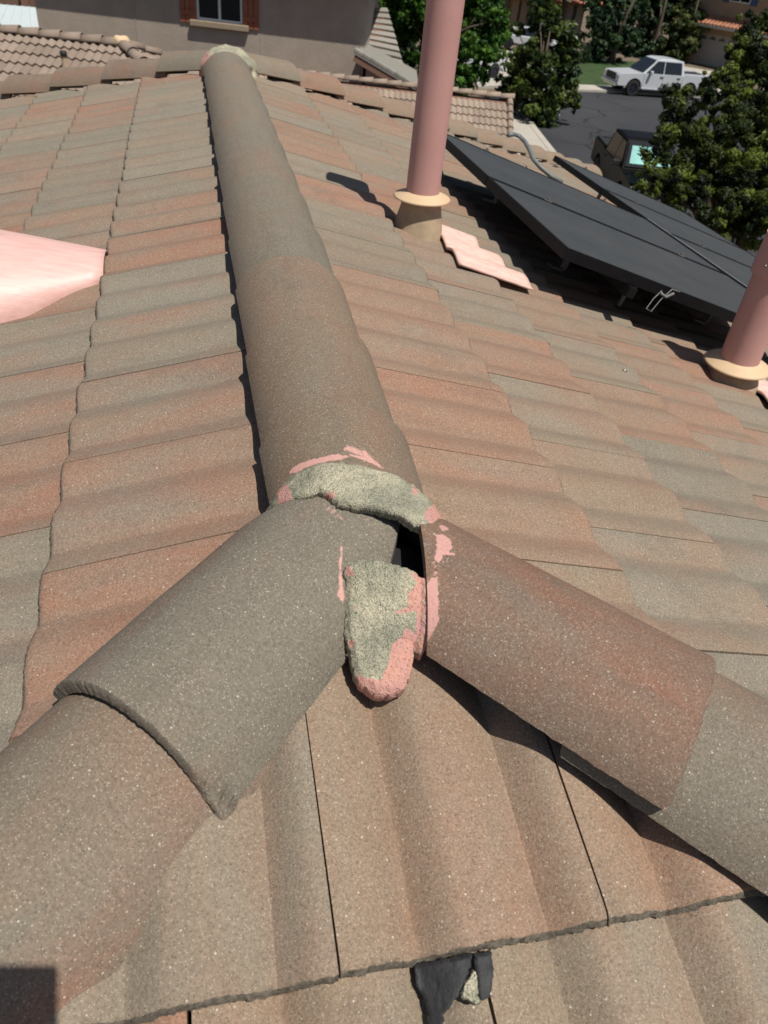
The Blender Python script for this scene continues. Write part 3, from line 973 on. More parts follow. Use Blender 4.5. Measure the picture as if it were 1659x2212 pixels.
def lump(name, outline, depth_fn, lift_fn, thick, mat, paint, step=3.0, rough=0.0022, seed=1, smooth_it=6, amp=3.0, parent=None):
    P = np.array(ragged(outline, amp, seed))
    lo, hi = P.min(0) - step, P.max(0) + step
    nx, ny = int((hi[0] - lo[0]) / step) + 2, int((hi[1] - lo[1]) / step) + 2
    gx, gy = np.meshgrid(np.arange(nx), np.arange(ny))
    V2 = np.stack([lo[0] + gx.ravel() * step, lo[1] + gy.ravel() * step], -1)
    cen = V2 + step / 2
    inside = np.zeros(len(V2), bool); vin = np.zeros(len(V2), bool)
    for a, b in zip(P, np.roll(P, -1, 0)):
        for arr, q in ((inside, cen), (vin, V2)):
            c = (a[1] > q[:, 1]) != (b[1] > q[:, 1])
            xi = (b[0] - a[0]) * (q[:, 1] - a[1]) / (b[1] - a[1] + 1e-12) + a[0]
            arr ^= c & (q[:, 0] < xi)
    cells = [(j, i) for j in range(ny - 1) for i in range(nx - 1) if inside[j * nx + i]]
    used = sorted({j2 * nx + i2 for j, i in cells for j2 in (j, j + 1) for i2 in (i, i + 1)})
    ix = {u: k for k, u in enumerate(used)}
    Q = V2[used]
    _, near = seg_dist(Q, P, True)
    out = ~vin[used]
    Q[out] = near[out]
    dist, _ = seg_dist(Q, P, True)
    dep = np.array([depth_fn(x, y) for x, y in Q])
    nb = {k: set() for k in range(len(used))}
    for j, i in cells:
        c = [ix[(j) * nx + i], ix[j * nx + i + 1], ix[(j + 1) * nx + i + 1], ix[(j + 1) * nx + i]]
        for a, b in zip(c, c[1:] + c[:1]):
            nb[a].add(b); nb[b].add(a)
    for _ in range(smooth_it):
        dep = np.array([0.5 * dep[k] + 0.5 * np.mean([dep[m] for m in nb[k]]) for k in range(len(used))])
    top, bot = [], []
    for k, (x, y) in enumerate(Q):
        lf = lift_fn(x, y, dist[k])
        p = CAM + ray(x, y) * dep[k]
        nzv = noise.noise(Vector(tuple(p * 130)) ) + .8 * noise.noise(Vector(tuple(p * 45))) + .5 * noise.noise(Vector(tuple(p * 300)))
        p = p + np.array([0, 0, 1]) * (lf + rough * nzv)
        p[0] += rough * .5 * noise.noise(Vector(tuple(p * 150 + 7)))
        top.append(p); bot.append(p - np.array([0, 0, thick]) + np.array([0, .006, 0]))
    n = len(used)
    F = []
    edges = {}
    for j, i in cells:
        c = [ix[j * nx + i], ix[(j + 1) * nx + i], ix[(j + 1) * nx + i + 1], ix[j * nx + i + 1]]
        F.append(tuple(c)); F.append(tuple(v + n for v in c[::-1]))
        for a, b in zip(c, c[1:] + c[:1]):
            if (b, a) in edges: del edges[(b, a)]
            else: edges[(a, b)] = 1
    bnd = sorted({v for e in edges for v in e})
    mid = {}
    extra = []
    cen3 = np.mean(np.array(top), 0)
    for v in bnd:
        o_ = np.array(top[v]) - cen3; o_[2] = 0
        o_ /= (np.linalg.norm(o_) + 1e-9)
        mrow = []
        for fr_ in (.3, .65):
            p = np.array(top[v]) * (1 - fr_) + np.array(bot[v]) * fr_
            p = p + o_ * (rough * 1.6 * noise.noise(Vector(tuple(p * 160))) + rough * noise.noise(Vector(tuple(p * 420 + 3))) + .0012)
            p[2] += rough * .8 * noise.noise(Vector(tuple(p * 240 + 11)))
            mrow.append(2 * n + len(extra)); extra.append(p)
        mid[v] = mrow
    for a, b in edges:
        for u1, u2, l1, l2 in ((a, b, mid[a][0], mid[b][0]), (mid[a][0], mid[b][0], mid[a][1], mid[b][1]), (mid[a][1], mid[b][1], a + n, b + n)):
            F.append((u2, u1, l1, l2))
    V = np.array(top + bot + extra)
    ctr = V.mean(0)
    me = bpy.data.meshes.new(name)
    me.from_pydata([tuple(v - ctr) for v in V], [], F)
    me.materials.append(mat)
    me.shade_smooth()
    me.set_sharp_from_angle(angle=math.radians(50))
    at = me.attributes.new('paint', 'FLOAT', 'POINT')
    at.data.foreach_set('value', poly_mask(to_px(V), paint, 6.0).astype(np.float32) if paint else np.zeros(len(V), np.float32))
    o = bpy.data.objects.new(name, me)
    o.location = ctr
    return link(o, parent)

def surf_depth(x, y):
    p = np.array(on_surf(x, y))
    return float((p - CAM) @ fwd)

def dome_depth(x, y):
    p = np.array(on_surf(x, y, 0.0, surf_dome))
    return float((p - CAM) @ fwd)

COLLAR = C6([(190, 610), (215, 560), (260, 480), (320, 400), (400, 335), (480, 300), (600, 262), (740, 258), (880, 285), (1010, 315), (1130, 360), (1230, 415),
             (1330, 500), (1400, 585), (1440, 650), (1458, 682), (1400, 688), (1370, 735), (1290, 752), (1220, 725), (1190, 700), (1130, 665), (1060, 640), (960, 612), (880, 605), (800, 598), (700, 585),
             (655, 535), (580, 492), (520, 520), (430, 535), (370, 560), (290, 595), (235, 622)])
THIN = C6([(190, 610), (260, 480), (400, 335), (600, 262), (880, 285), (1130, 360), (1330, 500), (1440, 650)])
def collar_lift(x, y, e):
    d, _ = seg_dist(np.array([[x, y]]), THIN)
    return 0.001 + 0.010 * float(smoothstep(0, 14, d[0])) - 0.004 * (1 - float(smoothstep(0, 4, e)))
PAINT_COLLAR = [
    (C6([(270, 470), (330, 400), (360, 440), (390, 520), (330, 560), (285, 550)]), .85),
    (C6([(590, 480), (680, 450), (690, 500), (650, 545), (600, 510)]), .75),
    (C6([(1310, 600), (1380, 540), (1440, 640), (1450, 690), (1350, 690), (1305, 660)]), .9),
    (C6([(1195, 420), (1240, 430), (1290, 490), (1220, 490)]), .7),
    (C6([(480, 300), (600, 262), (740, 258), (700, 280), (560, 300)]), .5),
]
collar = lump('mortar_collar', COLLAR, dome_depth, collar_lift, 0.016, M_MORTAR, PAINT_COLLAR, smooth_it=14, seed=3.1, rough=0.0016, amp=2.6, step=2.4)
tag(collar, 'cracked greenish mortar collar with pink paint traces capping the near end of the ridge', 'mortar')

SLAB = C6([(770, 960), (850, 952), (960, 955), (1060, 975), (1150, 1000), (1200, 1010), (1300, 1065), (1295, 1180), (1290, 1330), (1280, 1460), (1225, 1530), (1228, 1640), (1205, 1760),
           (1165, 1850), (1080, 1890), (1000, 1900), (940, 1880), (850, 1805), (815, 1720), (800, 1640), (785, 1560), (760, 1480), (748, 1330), (750, 1180), (768, 1080), (740, 1030)])
_pt = on_plane(830, 1228, (0, 0, 1), 0.074)
_pb = on_plane(825, 1495, (0, 0, 1), 0.000)
_k = (_pt.z - _pb.z) / (_pt.y - _pb.y)
_slab_off = {}
def slab_depth(x, y):
    yy = min(y, 1395.0)
    def flat(a, b): return float((np.array(on_plane(a, b, (0, -_k, 1), _pt.z - _k * _pt.y)) - CAM) @ fwd)
    key = round(yy / 4)
    if key not in _slab_off:                      # bridges from the left cap's flank to the right cap's flank
        _slab_off[key] = (max(-.04, min(.04, surf_depth(738, key * 4.) - flat(738, key * 4.))), max(-.04, min(.04, surf_depth(918, key * 4.) - flat(918, key * 4.))))
    a, b = _slab_off[key]
    q = min(1, max(0, (x - 742) / 172.0))
    return flat(x, y) + a + (b - a) * q
def slab_lift(x, y, e):
    return -0.002 + 0.006 * float(smoothstep(0, 12, e)) + 0.006 * math.sin((x - 745) / 170 * math.pi)
PAINT_SLAB = [
    (C6([(1180, 1005), (1310, 1070), (1310, 1480), (1225, 1560), (1240, 1700), (1200, 1960), (1050, 2000), (940, 1990), (820, 1860), (830, 1740), (900, 1770), (1000, 1780), (1050, 1680), (1080, 1530),
         (1150, 1480), (1175, 1410), (1240, 1460), (1250, 1300), (1110, 1325), (1098, 1300), (1190, 1270), (1195, 1170), (1260, 1100), (1210, 1040)]), .95),
    (C6([(735, 990), (790, 975), (825, 1050), (760, 1060)]), .85),
    (C6([(760, 1490), (820, 1500), (815, 1550), (780, 1560)]), .8),
    (C6([(800, 1250), (840, 1270), (835, 1310), (805, 1300)]), .6),
]
slab = lump('mortar_chunk', SLAB, slab_depth, slab_lift, 0.022, M_MORTAR, PAINT_SLAB, smooth_it=12, seed=8.4, rough=0.0016, amp=2.6, step=2.4)
tag(slab, 'loose tongue of green mortar with a pink painted side, wedged between the two hip caps', 'mortar')
smear = lump('mortar_smear', C6([(1275, 1075), (1340, 1062), (1396, 1085), (1410, 1200), (1408, 1360), (1350, 1485), (1290, 1600), (1222, 1568), (1215, 1500), (1262, 1420), (1270, 1250)]), surf_depth,
             lambda x, y, e: 0.000 + .005 * float(smoothstep(0, 14, e)), 0.02, M_MORTAR, [(C6([(1200, 1000), (1450, 1000), (1450, 1650), (1200, 1650)]), .62)], seed=4.4, smooth_it=25, rough=0.0018, amp=3)
tag(smear, 'pink painted mortar smear between the loose tongue and the brown right hip cap', 'mortar')
blob = lump('mortar_crumb', C6([(1330, 780), (1360, 752), (1410, 756), (1430, 790), (1405, 825), (1350, 818)]), surf_depth, lambda x, y, e: 0.002 + .006 * float(smoothstep(0, 9, e)), 0.01, M_MORTAR,
            [(C6([(1300, 740), (1450, 740), (1450, 840), (1300, 840)]), .55)], step=2.0, seed=2.2, amp=1.5, smooth_it=3)
tag(blob, 'small crumb of pinkish mortar stuck on the brown hip cap below the collar', 'mortar')

# mortar at the far end of the ridge
def far_mortar():
    nu, nv = 60, 16
    V = []
    for layer in (0, 1):
        for j in range(nv):
            for i in range(nu):
                a = math.radians(-92 + 184 * i / (nu - 1))
                e = math.sin(math.pi * j / (nv - 1)) ** .5
                r = 0.138 + (0.030 * e + .010 * noise.noise(Vector((a * 2.5, j * .25, 8))) if layer == 0 else -0.02)
                y = LEN - 0.13 + 0.27 * j / (nv - 1) + 0.04 * noise.noise(Vector((a * 3, j * .3, 2)))
                q = .006 * noise.noise(Vector((a * 6, y * 30, 5))) * (1 - layer)
                V.append((RX * .5 + r * math.sin(a) * (1 + q * 4), y, -0.048 + (r + q) * math.cos(a) * .95 - 0.02 * max(0, j / (nv - 1) - .5)))
    F = []
    def ix(l, j, i): return l * nu * nv + j * nu + i
    for j in range(nv - 1):
        for i in range(nu - 1):
            F.append((ix(0, j, i), ix(0, j, i + 1), ix(0, j + 1, i + 1), ix(0, j + 1, i)))
            F.append((ix(1, j, i + 1), ix(1, j, i), ix(1, j + 1, i), ix(1, j + 1, i + 1)))
    for i in range(nu - 1):
        F.append((ix(0, 0, i + 1), ix(0, 0, i), ix(1, 0, i), ix(1, 0, i + 1)))
        F.append((ix(0, nv - 1, i), ix(0, nv - 1, i + 1), ix(1, nv - 1, i + 1), ix(1, nv - 1, i)))
    for j in range(nv - 1):
        F.append((ix(0, j, 0), ix(0, j + 1, 0), ix(1, j + 1, 0), ix(1, j, 0)))
        F.append((ix(0, j + 1, nu - 1), ix(0, j, nu - 1), ix(1, j, nu - 1), ix(1, j + 1, nu - 1)))
    o = mesh_obj('mortar_collar', V, F, M_MORTAR, None, smooth=True)
    at = o.data.attributes.new('paint', 'FLOAT', 'POINT')
    vals = [0.75 if v[0] < -0.125 else (0.3 if v[0] > .13 else 0) for v in V]
    at.data.foreach_set('value', np.array(vals, np.float32))
    return tag(o, 'pale rounded mortar collar on the far end of the ridge, pink on its left flank', 'mortar')
far_mortar()

# black sealant over the broken tile corner at the foot of the picture
def C2(pts): return [(810 + x * .2604, 1944 + y * .2604) for x, y in pts]
def hip_depth(lift):
    def fn(x, y):
        p = on_hip(x, y, 0.004 + lift)
        u = ((p.x - HX0 - W / 2) / W) % 1.0
        p = on_hip(x, y, 0.020 + float(prof(u)) + lift)
        return float((np.array(p) - CAM) @ fwd)
    return fn
for pts, lab in ((C2([(335, 568), (420, 545), (560, 525), (700, 492), (800, 470), (795, 560), (745, 680), (700, 780), (620, 890), (570, 960), (565, 1110), (442, 1110), (445, 1000), (430, 840), (395, 780), (350, 720)]),
                  'wide smear of cracked black sealant over the tile edge in the gap course'),
                 (C2([(830, 470), (970, 450), (975, 560), (970, 720), (950, 815), (880, 840), (870, 780), (840, 640)]),
                  'narrow strip of black sealant on the tile just across the open joint')):
    o = lump('sealant_patch', pts, hip_depth(0.002), lambda x, y, e: 0.0010 + .0020 * float(smoothstep(0, 5, e)), 0.006, M_SEALANT, None, step=2.5, rough=0.0008, seed=len(pts), amp=3.5, smooth_it=1)
    tag(o, lab, 'sealant')
o = lump('tile_fragment', C2([(760, 690), (800, 620), (828, 595), (840, 650), (850, 800), (870, 850), (830, 885), (770, 840), (725, 800)]), hip_depth(0.004), lambda x, y, e: 0.004, 0.016, M_MORTAR, None, step=2.5, rough=0.002, seed=5, amp=3, smooth_it=1)
tag(o, 'broken grey tile fragment lodged in the black sealant', 'tile fragment')

# ------------------------------------------------------------------ vent pipes
def lathe(bm, rings, seg=40, base=(0, 0, 0), squash=None):
    R = []
    b = Vector(base)
    for r, z in rings:
        R.append([bm.verts.new(b + Vector((r * math.cos(2 * math.pi * k / seg), r * math.sin(2 * math.pi * k / seg), z))) for k in range(seg)])
    for a, c in zip(R, R[1:]):
        for k in range(seg):
            bm.faces.new((a[k], a[(k + 1) % seg], c[(k + 1) % seg], c[k]))
    return R

def vent_pipe(base, r, height, label, cone_h, cap):
    t = empty('vent_pipe', label, 'pipe', base - Vector((0, 0, .03)))
    M0 = None
    # flashing cone, dipping with the slope
    bm = bmesh.new()
    seg = 48
    rings = [(r * 1.66, 0.0), (r * 1.46, cone_h * .35), (r * 1.27, cone_h * .75), (r * 1.16, cone_h)]
    R = lathe(bm, rings, seg, (0, 0, .01))
    for k, v in enumerate(R[0]): v.co.z -= SR * v.co.x + .03
    for v in R[1]: v.co.z -= SR * v.co.x * .4
    bm_obj('flashing_cone', bm, M_CREAMDIRT, t, smooth=True)
    bm = bmesh.new()
    z = cone_h
    R = lathe(bm, [(r * 1.01, z + r * .36), (r * 1.10, z + r * .30), (r * 1.66, z + r * .08), (r * 1.74, z - r * .01), (r * 1.70, z - r * .05), (r * 1.2, z - r * .01)], seg, (0, 0, .02))
    bm_obj('storm_collar', bm, M_CREAM, t, smooth=True)
    bm = bmesh.new()
    R = lathe(bm, [(r, 0.02), (r, height * .5), (r, height)], 96)
    bm.faces.new(R[-1])
    p = bm_obj('pipe', bm, M_PIPE, t, smooth=True)
    p.data.set_sharp_from_angle(angle=math.radians(40))
    if cap:
        bm = bmesh.new()
        h = height
        R = lathe(bm, [(r * 1.03, h - .13), (r * 1.16, h - .125), (r * 1.18, h - .10), (r * 1.12, h - .02), (r * 1.12, h + .01)], 40)
        bm.faces.new(R[-1])
        o = bm_obj('cap', bm, M_PIPE, t, smooth=True)
        o.data.set_sharp_from_angle(angle=math.radians(40))
        for k in range(5):
            a = math.radians(-160 + 35 * k)
            bm = bmesh.new()
            bmesh.ops.create_icosphere(bm, subdivisions=1, radius=.005, matrix=Matrix.Translation((r * 1.17 * math.cos(a), r * 1.17 * math.sin(a), h - .085)))
            bm_obj('rivet', bm, M_STEEL, o)
    else:
        bm = bmesh.new()
        h = height
        R = lathe(bm, [(r * 1.03, h - .16), (r * 1.5, h - .15), (r * 1.55, h - .03), (r * .7, h + .03)], 40)
        bm.faces.new(R[-1])
        bm_obj('cap', bm, M_PIPE, t, smooth=True)
    return t
vent_pipe(PIPE1, 0.0600, 1.02, 'tall pink flue pipe with a cream storm collar rising beside the solar panels', 0.125, False)
vent_pipe(PIPE2, 0.0700, 0.56, 'short pink flue pipe with a riveted cap below the solar panels', 0.075, True)

# pink patched flashing on the tiles just below the tall pipe
def flashing_sheet(x0, y0, nx, ny, label):
    V, F = [], []
    ys = np.linspace(y0, y0 + ny, 60)
    xs = np.linspace(x0, x0 + nx, 14)
    for layer in (0, 1):
        for i, x in enumerate(xs):
            for y in ys:
                u = ((y - RY0) / W) % 1.0
                roll_no = math.floor((y - y0) / (W / 2))
                j = .016 * noise.noise(Vector((y * 14, 3.3, x0))) * (i / 13) + (i / 13) * nx * (.45 - .24 * roll_no)
                V.append((x + j, y, -SR * (x + j) + 0.034 + float(prof_soft(u)) + (0.006 if layer == 0 else -.004) + .0015 * noise.noise(Vector((x * 60, y * 60, 1)))))
    n = len(xs) * len(ys); m = len(ys)
    for i in range(len(xs) - 1):
        for k in range(m - 1):
            a = i * m + k
            F.append((a, a + m, a + m + 1, a + 1)); F.append((n + a + 1, n + a + m + 1, n + a + m, n + a))
    for k in range(m - 1):
        a = (len(xs) - 1) * m + k
        F.append((a, n + a, n + a + 1, a + 1)); F.append((k + 1, n + k + 1, n + k, k))
    for i in range(len(xs) - 1):
        a = i * m; F.append((a, n + a, n + a + m, a + m))
        a = i * m + m - 1; F.append((a + m, n + a + m, n + a, a))
    return tag(mesh_obj('pipe_flashing', V, F, M_PINKTILE, None, smooth=True), label, 'flashing')
pa, pb = on_right(970, 500), on_right(1080, 605)
flashing_sheet(PIPE1.x + 0.075, PIPE1.y - 0.30, 0.20, 0.42, 'flaking pink painted flashing moulded over the tiles below the tall flue pipe')
flashing_sheet(PIPE2.x + 0.06, PIPE2.y - 0.25, 0.22, 0.40, 'pink painted flashing moulded over the tiles below the short flue pipe')

# ------------------------------------------------------------------ pink half-cone dormer vent on the left slope
def dormer():
    V, F = [], []
    yc = 1.49
    xs = np.linspace(-0.515, -1.45, 30)
    n = 36
    for layer in (0, 1):
        for x in xs:
            q = (-0.515 - x) / 0.965
            hw = 0.10 + 0.54 * q
            hh = 0.046 + 0.40 * q
            for k in range(n):
                a = math.pi * k / (n - 1)
                # half ellipse, lightly flattened
                y = yc + hw * math.cos(a)
                z = -SL * (-x) + 0.012 + (hh - .006 * layer) * math.sin(a) ** .85
                V.append((x, y, z + .0015 * noise.noise(Vector((x * 9, a * 4, 2)))))
    m = len(xs) * n
    for i in range(len(xs) - 1):
        for k in range(n - 1):
            a = i * n + k
            F.append((a, a + 1, a + n + 1, a + n)); F.append((m + a + n, m + a + n + 1, m + a + 1, m + a))
    for k in range(n - 1):
        F.append((k + 1, k, m + k, m + k + 1))
        a = (len(xs) - 1) * n + k
        F.append((a, a + 1, m + a + 1, m + a))
    t = empty('dormer_vent', 'glossy pink half-cone dormer vent set into the tiles of the left slope', 'roof vent', (-0.6, yc, -0.17))
    Mi = Matrix.Translation((0.6, -yc, 0.17))
    mesh_obj('hood', V, F, M_VENT, t, smooth=True, matrix=Mi)
    bm = bmesh.new()
    pts = [bm.verts.new((-1.40, yc + .62 * math.cos(a), -SL * 1.40 + .02 + .43 * math.sin(a))) for a in np.linspace(0, math.pi, 24)]
    bm.faces.new(pts)
    bm_obj('louvre_screen', bm, M_UNDER, t, matrix=Mi)
dormer()

# ------------------------------------------------------------------ solar panels
XU, XD, X2D = 1.2231, 2.8723, 4.40
YB, YS, YA = 2.0676, 3.12, 4.17
PH = 0.22
_r = (SR * CAM[0] + CAM[2] - PH) / (SR * CAM[0] + CAM[2] - 0.14)      # the same lines of sight at the higher mounting
def _sx(v): return CAM[0] + (v - CAM[0]) * _r
def _sy(v): return CAM[1] + (v - CAM[1]) * _r
XU, XD, X2D = _sx(XU), _sx(XD), _sx(X2D)
YB, YS, YA = _sy(YB), _sy(YS), _sy(YA)
def solar_panel(xa, xb, ya, yb, label, grp):
    """xa upslope, xb downslope, in plan; ya..yb along the ridge"""
    up = Vector((-1, 0, SR)).normalized()
    N = Vector((SR, 0, 1)).normalized()
    o = Vector((xb, ya, -SR * xb + PH))
    Mx = Matrix(((0, up.x, N.x, o.x), (1, up.y, N.y, o.y), (0, up.z, N.z, o.z), (0, 0, 0, 1)))
    wdt = yb - ya - .012
    hgt = (xb - xa) * math.sqrt(1 + SR * SR) - .012
    t = bpy.data.objects.new('solar_panel', None)
    t.matrix_local = Mx
    t.empty_display_size = .1
    tag(link(t), label, 'solar panel', grp)
    bm = bmesh.new()
    fr, th = .011, .040
    for c, s in (((wdt / 2, fr / 2, -th / 2), (wdt, fr, th)), ((wdt / 2, hgt - fr / 2, -th / 2), (wdt, fr, th)),
                 ((fr / 2, hgt / 2, -th / 2), (fr, hgt - 2 * fr, th)), ((wdt - fr / 2, hgt / 2, -th / 2), (fr, hgt - 2 * fr, th))):
        add_box(bm, c, s)
    bm_obj('frame', bm, M_FRAME, t)
    bm = bmesh.new()
    add_box(bm, (wdt / 2, hgt / 2, -.006), (wdt - 2 * fr - .001, hgt - 2 * fr - .001, .006))
    bm_obj('glass', bm, M_PANEL, t)
    for y in (hgt * .22, hgt * .78):
        bm = bmesh.new()
        add_box(bm, (wdt / 2, y, -th - .022), (wdt + .05, .035, .038))
        bm_obj('rail', bm, M_FRAME, t)
    for y in (hgt * .22, hgt * .78):
        bm = bmesh.new()
        add_box(bm, (wdt + .004, y, -.004), (.022, .036, .012)); add_box(bm, (wdt + .004, y, .006), (.012, .012, .012))
        bm_obj('clamp', bm, M_STEEL, t)
    for y in (hgt * .22, hgt * .78):
        bm = bmesh.new()
        add_box(bm, (wdt * .5, y + .03, -th - .075), (.04, .008, .11)); add_box(bm, (wdt * .5, y + .06, -th - .126), (.04, .07, .008))
        bm_obj('mount_foot', bm, M_STEEL, t)
    return t, hgt, wdt
G1, G2 = 'solar panels in the row beside the pipes', 'solar panels in the row farther down the slope'
p1, h1, w1 = solar_panel(XU, XD, YB, YS, 'black solar panel at the open end of the upper row, bracket showing under its edge', G1)
p2, _, _ = solar_panel(XU, XD, YS, YA, 'black solar panel of the upper row standing behind the tall flue pipe', G1)
for k in range(3):
    y, y_n = _sy(2.94 + 1.0 * k), _sy(3.94 + 1.0 * k)
    if k == 2: lab = 'black solar panel of the lower row at its end by the hip caps'
    elif k == 1: lab = 'black solar panel in the middle of the lower row'
    else: lab = 'black solar panel of the lower row at its end behind the short flue pipe'
    solar_panel(XD + .012, X2D, y, y_n, lab, G2)
# pale strip between the rows, painting the glint of the frame edge
bm = bmesh.new()
za = -SR * (XD + .006) + PH
add_box(bm, (XD + .003, (YB + YA) / 2 + .05, za + .004), (.007, YA - YB - .15, .008))
tag(bm_obj('edge_glint', bm, M_STRIP), 'thin pale painted glint of the frame edge along the seam between the two rows of solar panels', 'painted glint')
# upright bracket under the near edge
bk = on_right(1336, 660, 0.045)
t = empty('mount_bracket', 'weathered steel post bracket standing on a tile under the near panel edge', 'bracket', bk)
bm = bmesh.new()
add_tube(bm, [(0, 0, 0), (.02, .0, .06), (.03, .0, .125)], .009, 8)
bm_obj('post', bm, M_STEEL, t)
bm = bmesh.new()
add_box(bm, (.02, 0, .108), (.05, .03, .008)); add_box(bm, (.045, 0, .088), (.006, .03, .035)); add_cyl(bm, (.045, -.022, .09), (.045, .022, .09), .006, seg=8)
bm_obj('bracket_head', bm, M_STEEL, t)
# wire clip dangling from the frame
wc = on_right(1430, 628, PH - .01)
bm = bmesh.new()
add_tube(bm, [wc + Vector(v) for v in ((0, 0, 0), (-.03, -.01, -.025), (-.055, -.02, -.06), (-.03, -.02, -.072), (.0, -.01, -.03), (.04, .0, .006), (.075, 0, -.004))], .0022, 6)
add_tube(bm, [wc + Vector(v) for v in ((-.01, -.012, -.004), (.02, -.006, -.022), (.05, -.004, -.008))], .005, 6)
tag(bm_obj('wire_clip', bm, M_STRIP, smooth=True), 'loose silvery wire clip hanging from the near panel frame', 'wire clip')

# conduit running over the far hip
ca = [(1098, 292), (1110, 290), (1122, 294), (1134, 306), (1143, 322), (1153, 345), (1168, 362), (1190, 380), (1215, 395)]
hs = [.17, .19, .19, .18, .15, .11, .08, .06, .05]
bm = bmesh.new()
path = [on_right(x, y, h) for (x, y), h in zip(ca, hs)]
add_tube(bm, path, .017, 10)
tag(bm_obj('conduit', bm, M_CONDUIT, smooth=True), 'grey bent conduit looping over the far hip caps to the panels', 'conduit')

# pebble on the right slope
pb_ = on_right(1348, 804, .030)
bm = bmesh.new()
bmesh.ops.create_icosphere(bm, subdivisions=2, radius=.008, matrix=Matrix.Translation(pb_ + Vector((0, 0, .004))))
for v in bm.verts: v.co += v.normal * .002 * noise.noise(v.co * 200)
tag(bm_obj('pebble', bm, M_STEEL), 'small dark pebble lying alone on the right-hand tiles', 'pebble')

# ================================================================== GROUND AND STREET
def sheet(name, pts, z, mat, thick=0.0):
    bm = bmesh.new()
    if thick:
        add_poly_prism(bm, pts, z - thick, z)
    else:
        bm.faces.new([bm.verts.new((x, y, z)) for x, y in pts])
    return kind(bm_obj(name, bm, mat), 'structure')
sheet('ground', [(-900, -900), (900, -900), (900, 900), (-900, 900)], GZ - 0.02, M_SOIL)
ROAD = [(12.4, -30), (12.7, 20), (13.5, 27), (14.9, 34), (16.0, 39), (18.0, 42.6), (21.0, 44.9), (25, 45.6), (34, 46.2), (60, 47), (60, -30)]
sheet('road', ROAD, GZ - 0.004, M_ASPHALT)
def offset_strip(line, d0, d1):
    out0, out1 = [], []
    n = len(line)
    for i in range(n):
        a = Vector(line[max(i - 1, 0)]); b = Vector(line[min(i + 1, n - 1)])
        t = (b - a).normalized(); nr = Vector((-t.y, t.x))
        p = Vector(line[i])
        out0.append(tuple(p + nr * d0)); out1.append(tuple(p + nr * d1))
    return out0 + out1[::-1]
edge = ROAD[1:10]
sheet('kerb', offset_strip(edge, 0.0, 0.28), GZ + 0.11, M_CONC, .2)
sheet('pavement', offset_strip(edge, 0.29, 1.75), GZ + 0.10, M_CONC, .2)
sheet('driveway', [(15.2, 43.6), (20.6, 46.8), (24.2, 59.5), (19.2, 61)], GZ + 0.115, M_CONC, .2)
sheet('driveway', [(28.4, 47.7), (33.4, 48.0), (40.2, 56.8), (36.4, 59.6)], GZ + 0.115, M_CONC, .2)
sheet('lawn', [(21.5, 47.2), (28.2, 47.6), (35.8, 59.4), (25.0, 61.5)], GZ + 0.07, M_GRASS, .1)
sheet('lawn', [(8, 30), (12.6, 30), (13.6, 41), (14.5, 46), (9, 50)], GZ + 0.07, M_GRASS, .1)

# ================================================================== NEIGHBOURING HOUSES
RDIR = Vector((math.cos(YAW), -math.sin(YAW), 0))     # the neighbours' fronts run square to the street
FDIR = Vector((math.sin(YAW), math.cos(YAW), 0))      # away from here
def local_frame(origin):
    return Matrix(((RDIR.x, FDIR.x, 0, origin.x), (RDIR.y, FDIR.y, 0, origin.y), (0, 0, 1, 0), (0, 0, 0, 1)))

def nb_tile_mesh(mat, amp=0.042, w=.33):
    nu = 13
    us = np.linspace(0, 1, nu)
    V, F = [], []
    L_, lip, th = .36, .038, .028
    for y, dz in ((0, lip), (L_ + .04, 0)):
        for u in us:
            V.append((u * w, y, dz + amp * (.5 + .5 * math.cos(4 * math.pi * (u - .12)))))
    for u in us:
        V.append((u * w, 0, lip - th + amp * (.5 + .5 * math.cos(4 * math.pi * (u - .12)))))
    for i in range(nu - 1):
        F.append((i, i + 1, nu + i + 1, nu + i)); F.append((2 * nu + i, 2 * nu + i + 1, i + 1, i))
    me = bpy.data.meshes.new('roof_tile')
    me.from_pydata(V, [], F)
    me.materials.append(mat)
    me.shade_smooth(); me.set_sharp_from_angle(angle=math.radians(50))
    return me
def nb_tile(name, c0, c1):
    t = NT(name)
    oi = t.n('ShaderNodeObjectInfo')
    vo = t.coords('Object', (1, 1, 1), True)
    c = t.mix(oi.outputs['Random'], c0, c1)
    c = t.mix(0.5, c, t.mix(t.noise(vo, 9, 4, .7), (.6, .6, .6), (1.4, 1.4, 1.4)), 'MULTIPLY')
    return t.done(c, .9, spec=.2)
M_NTILE = nb_tile('brown_roof_tile', (0.205, 0.158, 0.125), (0.27, 0.212, 0.170))
M_NTILE2 = nb_tile('tan_roof_tile', (0.24, 0.185, 0.145), (0.31, 0.245, 0.19))
M_NTILE_RED = nb_tile('red_roof_tile', (0.30, 0.13, 0.075), (0.38, 0.19, 0.12))
M_NTILE_GREY = nb_tile('grey_roof_tile', (0.20, 0.19, 0.165), (0.26, 0.245, 0.215))

def tiled_slope(parent, Mi, origin, U, up, ncol, nrow, me, cuts=(), ex=.36, w=.33, limit=300, deck=M_UNDER):
    """rows of tiles from origin (at the eave, left end); cuts: (point, normal) keep positive side, tile centre tested; all in world"""
    N = U.cross(up).normalized()
    for r in range(nrow):
        for c in range(ncol):
            o = origin + U * (c * w) + up * (r * ex) + N * .0
            ctr = o + U * (w / 2) + up * (ex / 2)
            if any((ctr - P).dot(n) < m for P, n, m in cuts): continue
            q = bpy.data.objects.new('roof_tile', me)
            q.matrix_local = Mi @ Matrix(((U.x, up.x, N.x, o.x), (U.y, up.y, N.y, o.y), (U.z, up.z, N.z, o.z), (0, 0, 0, 1)))
            link(q, parent)

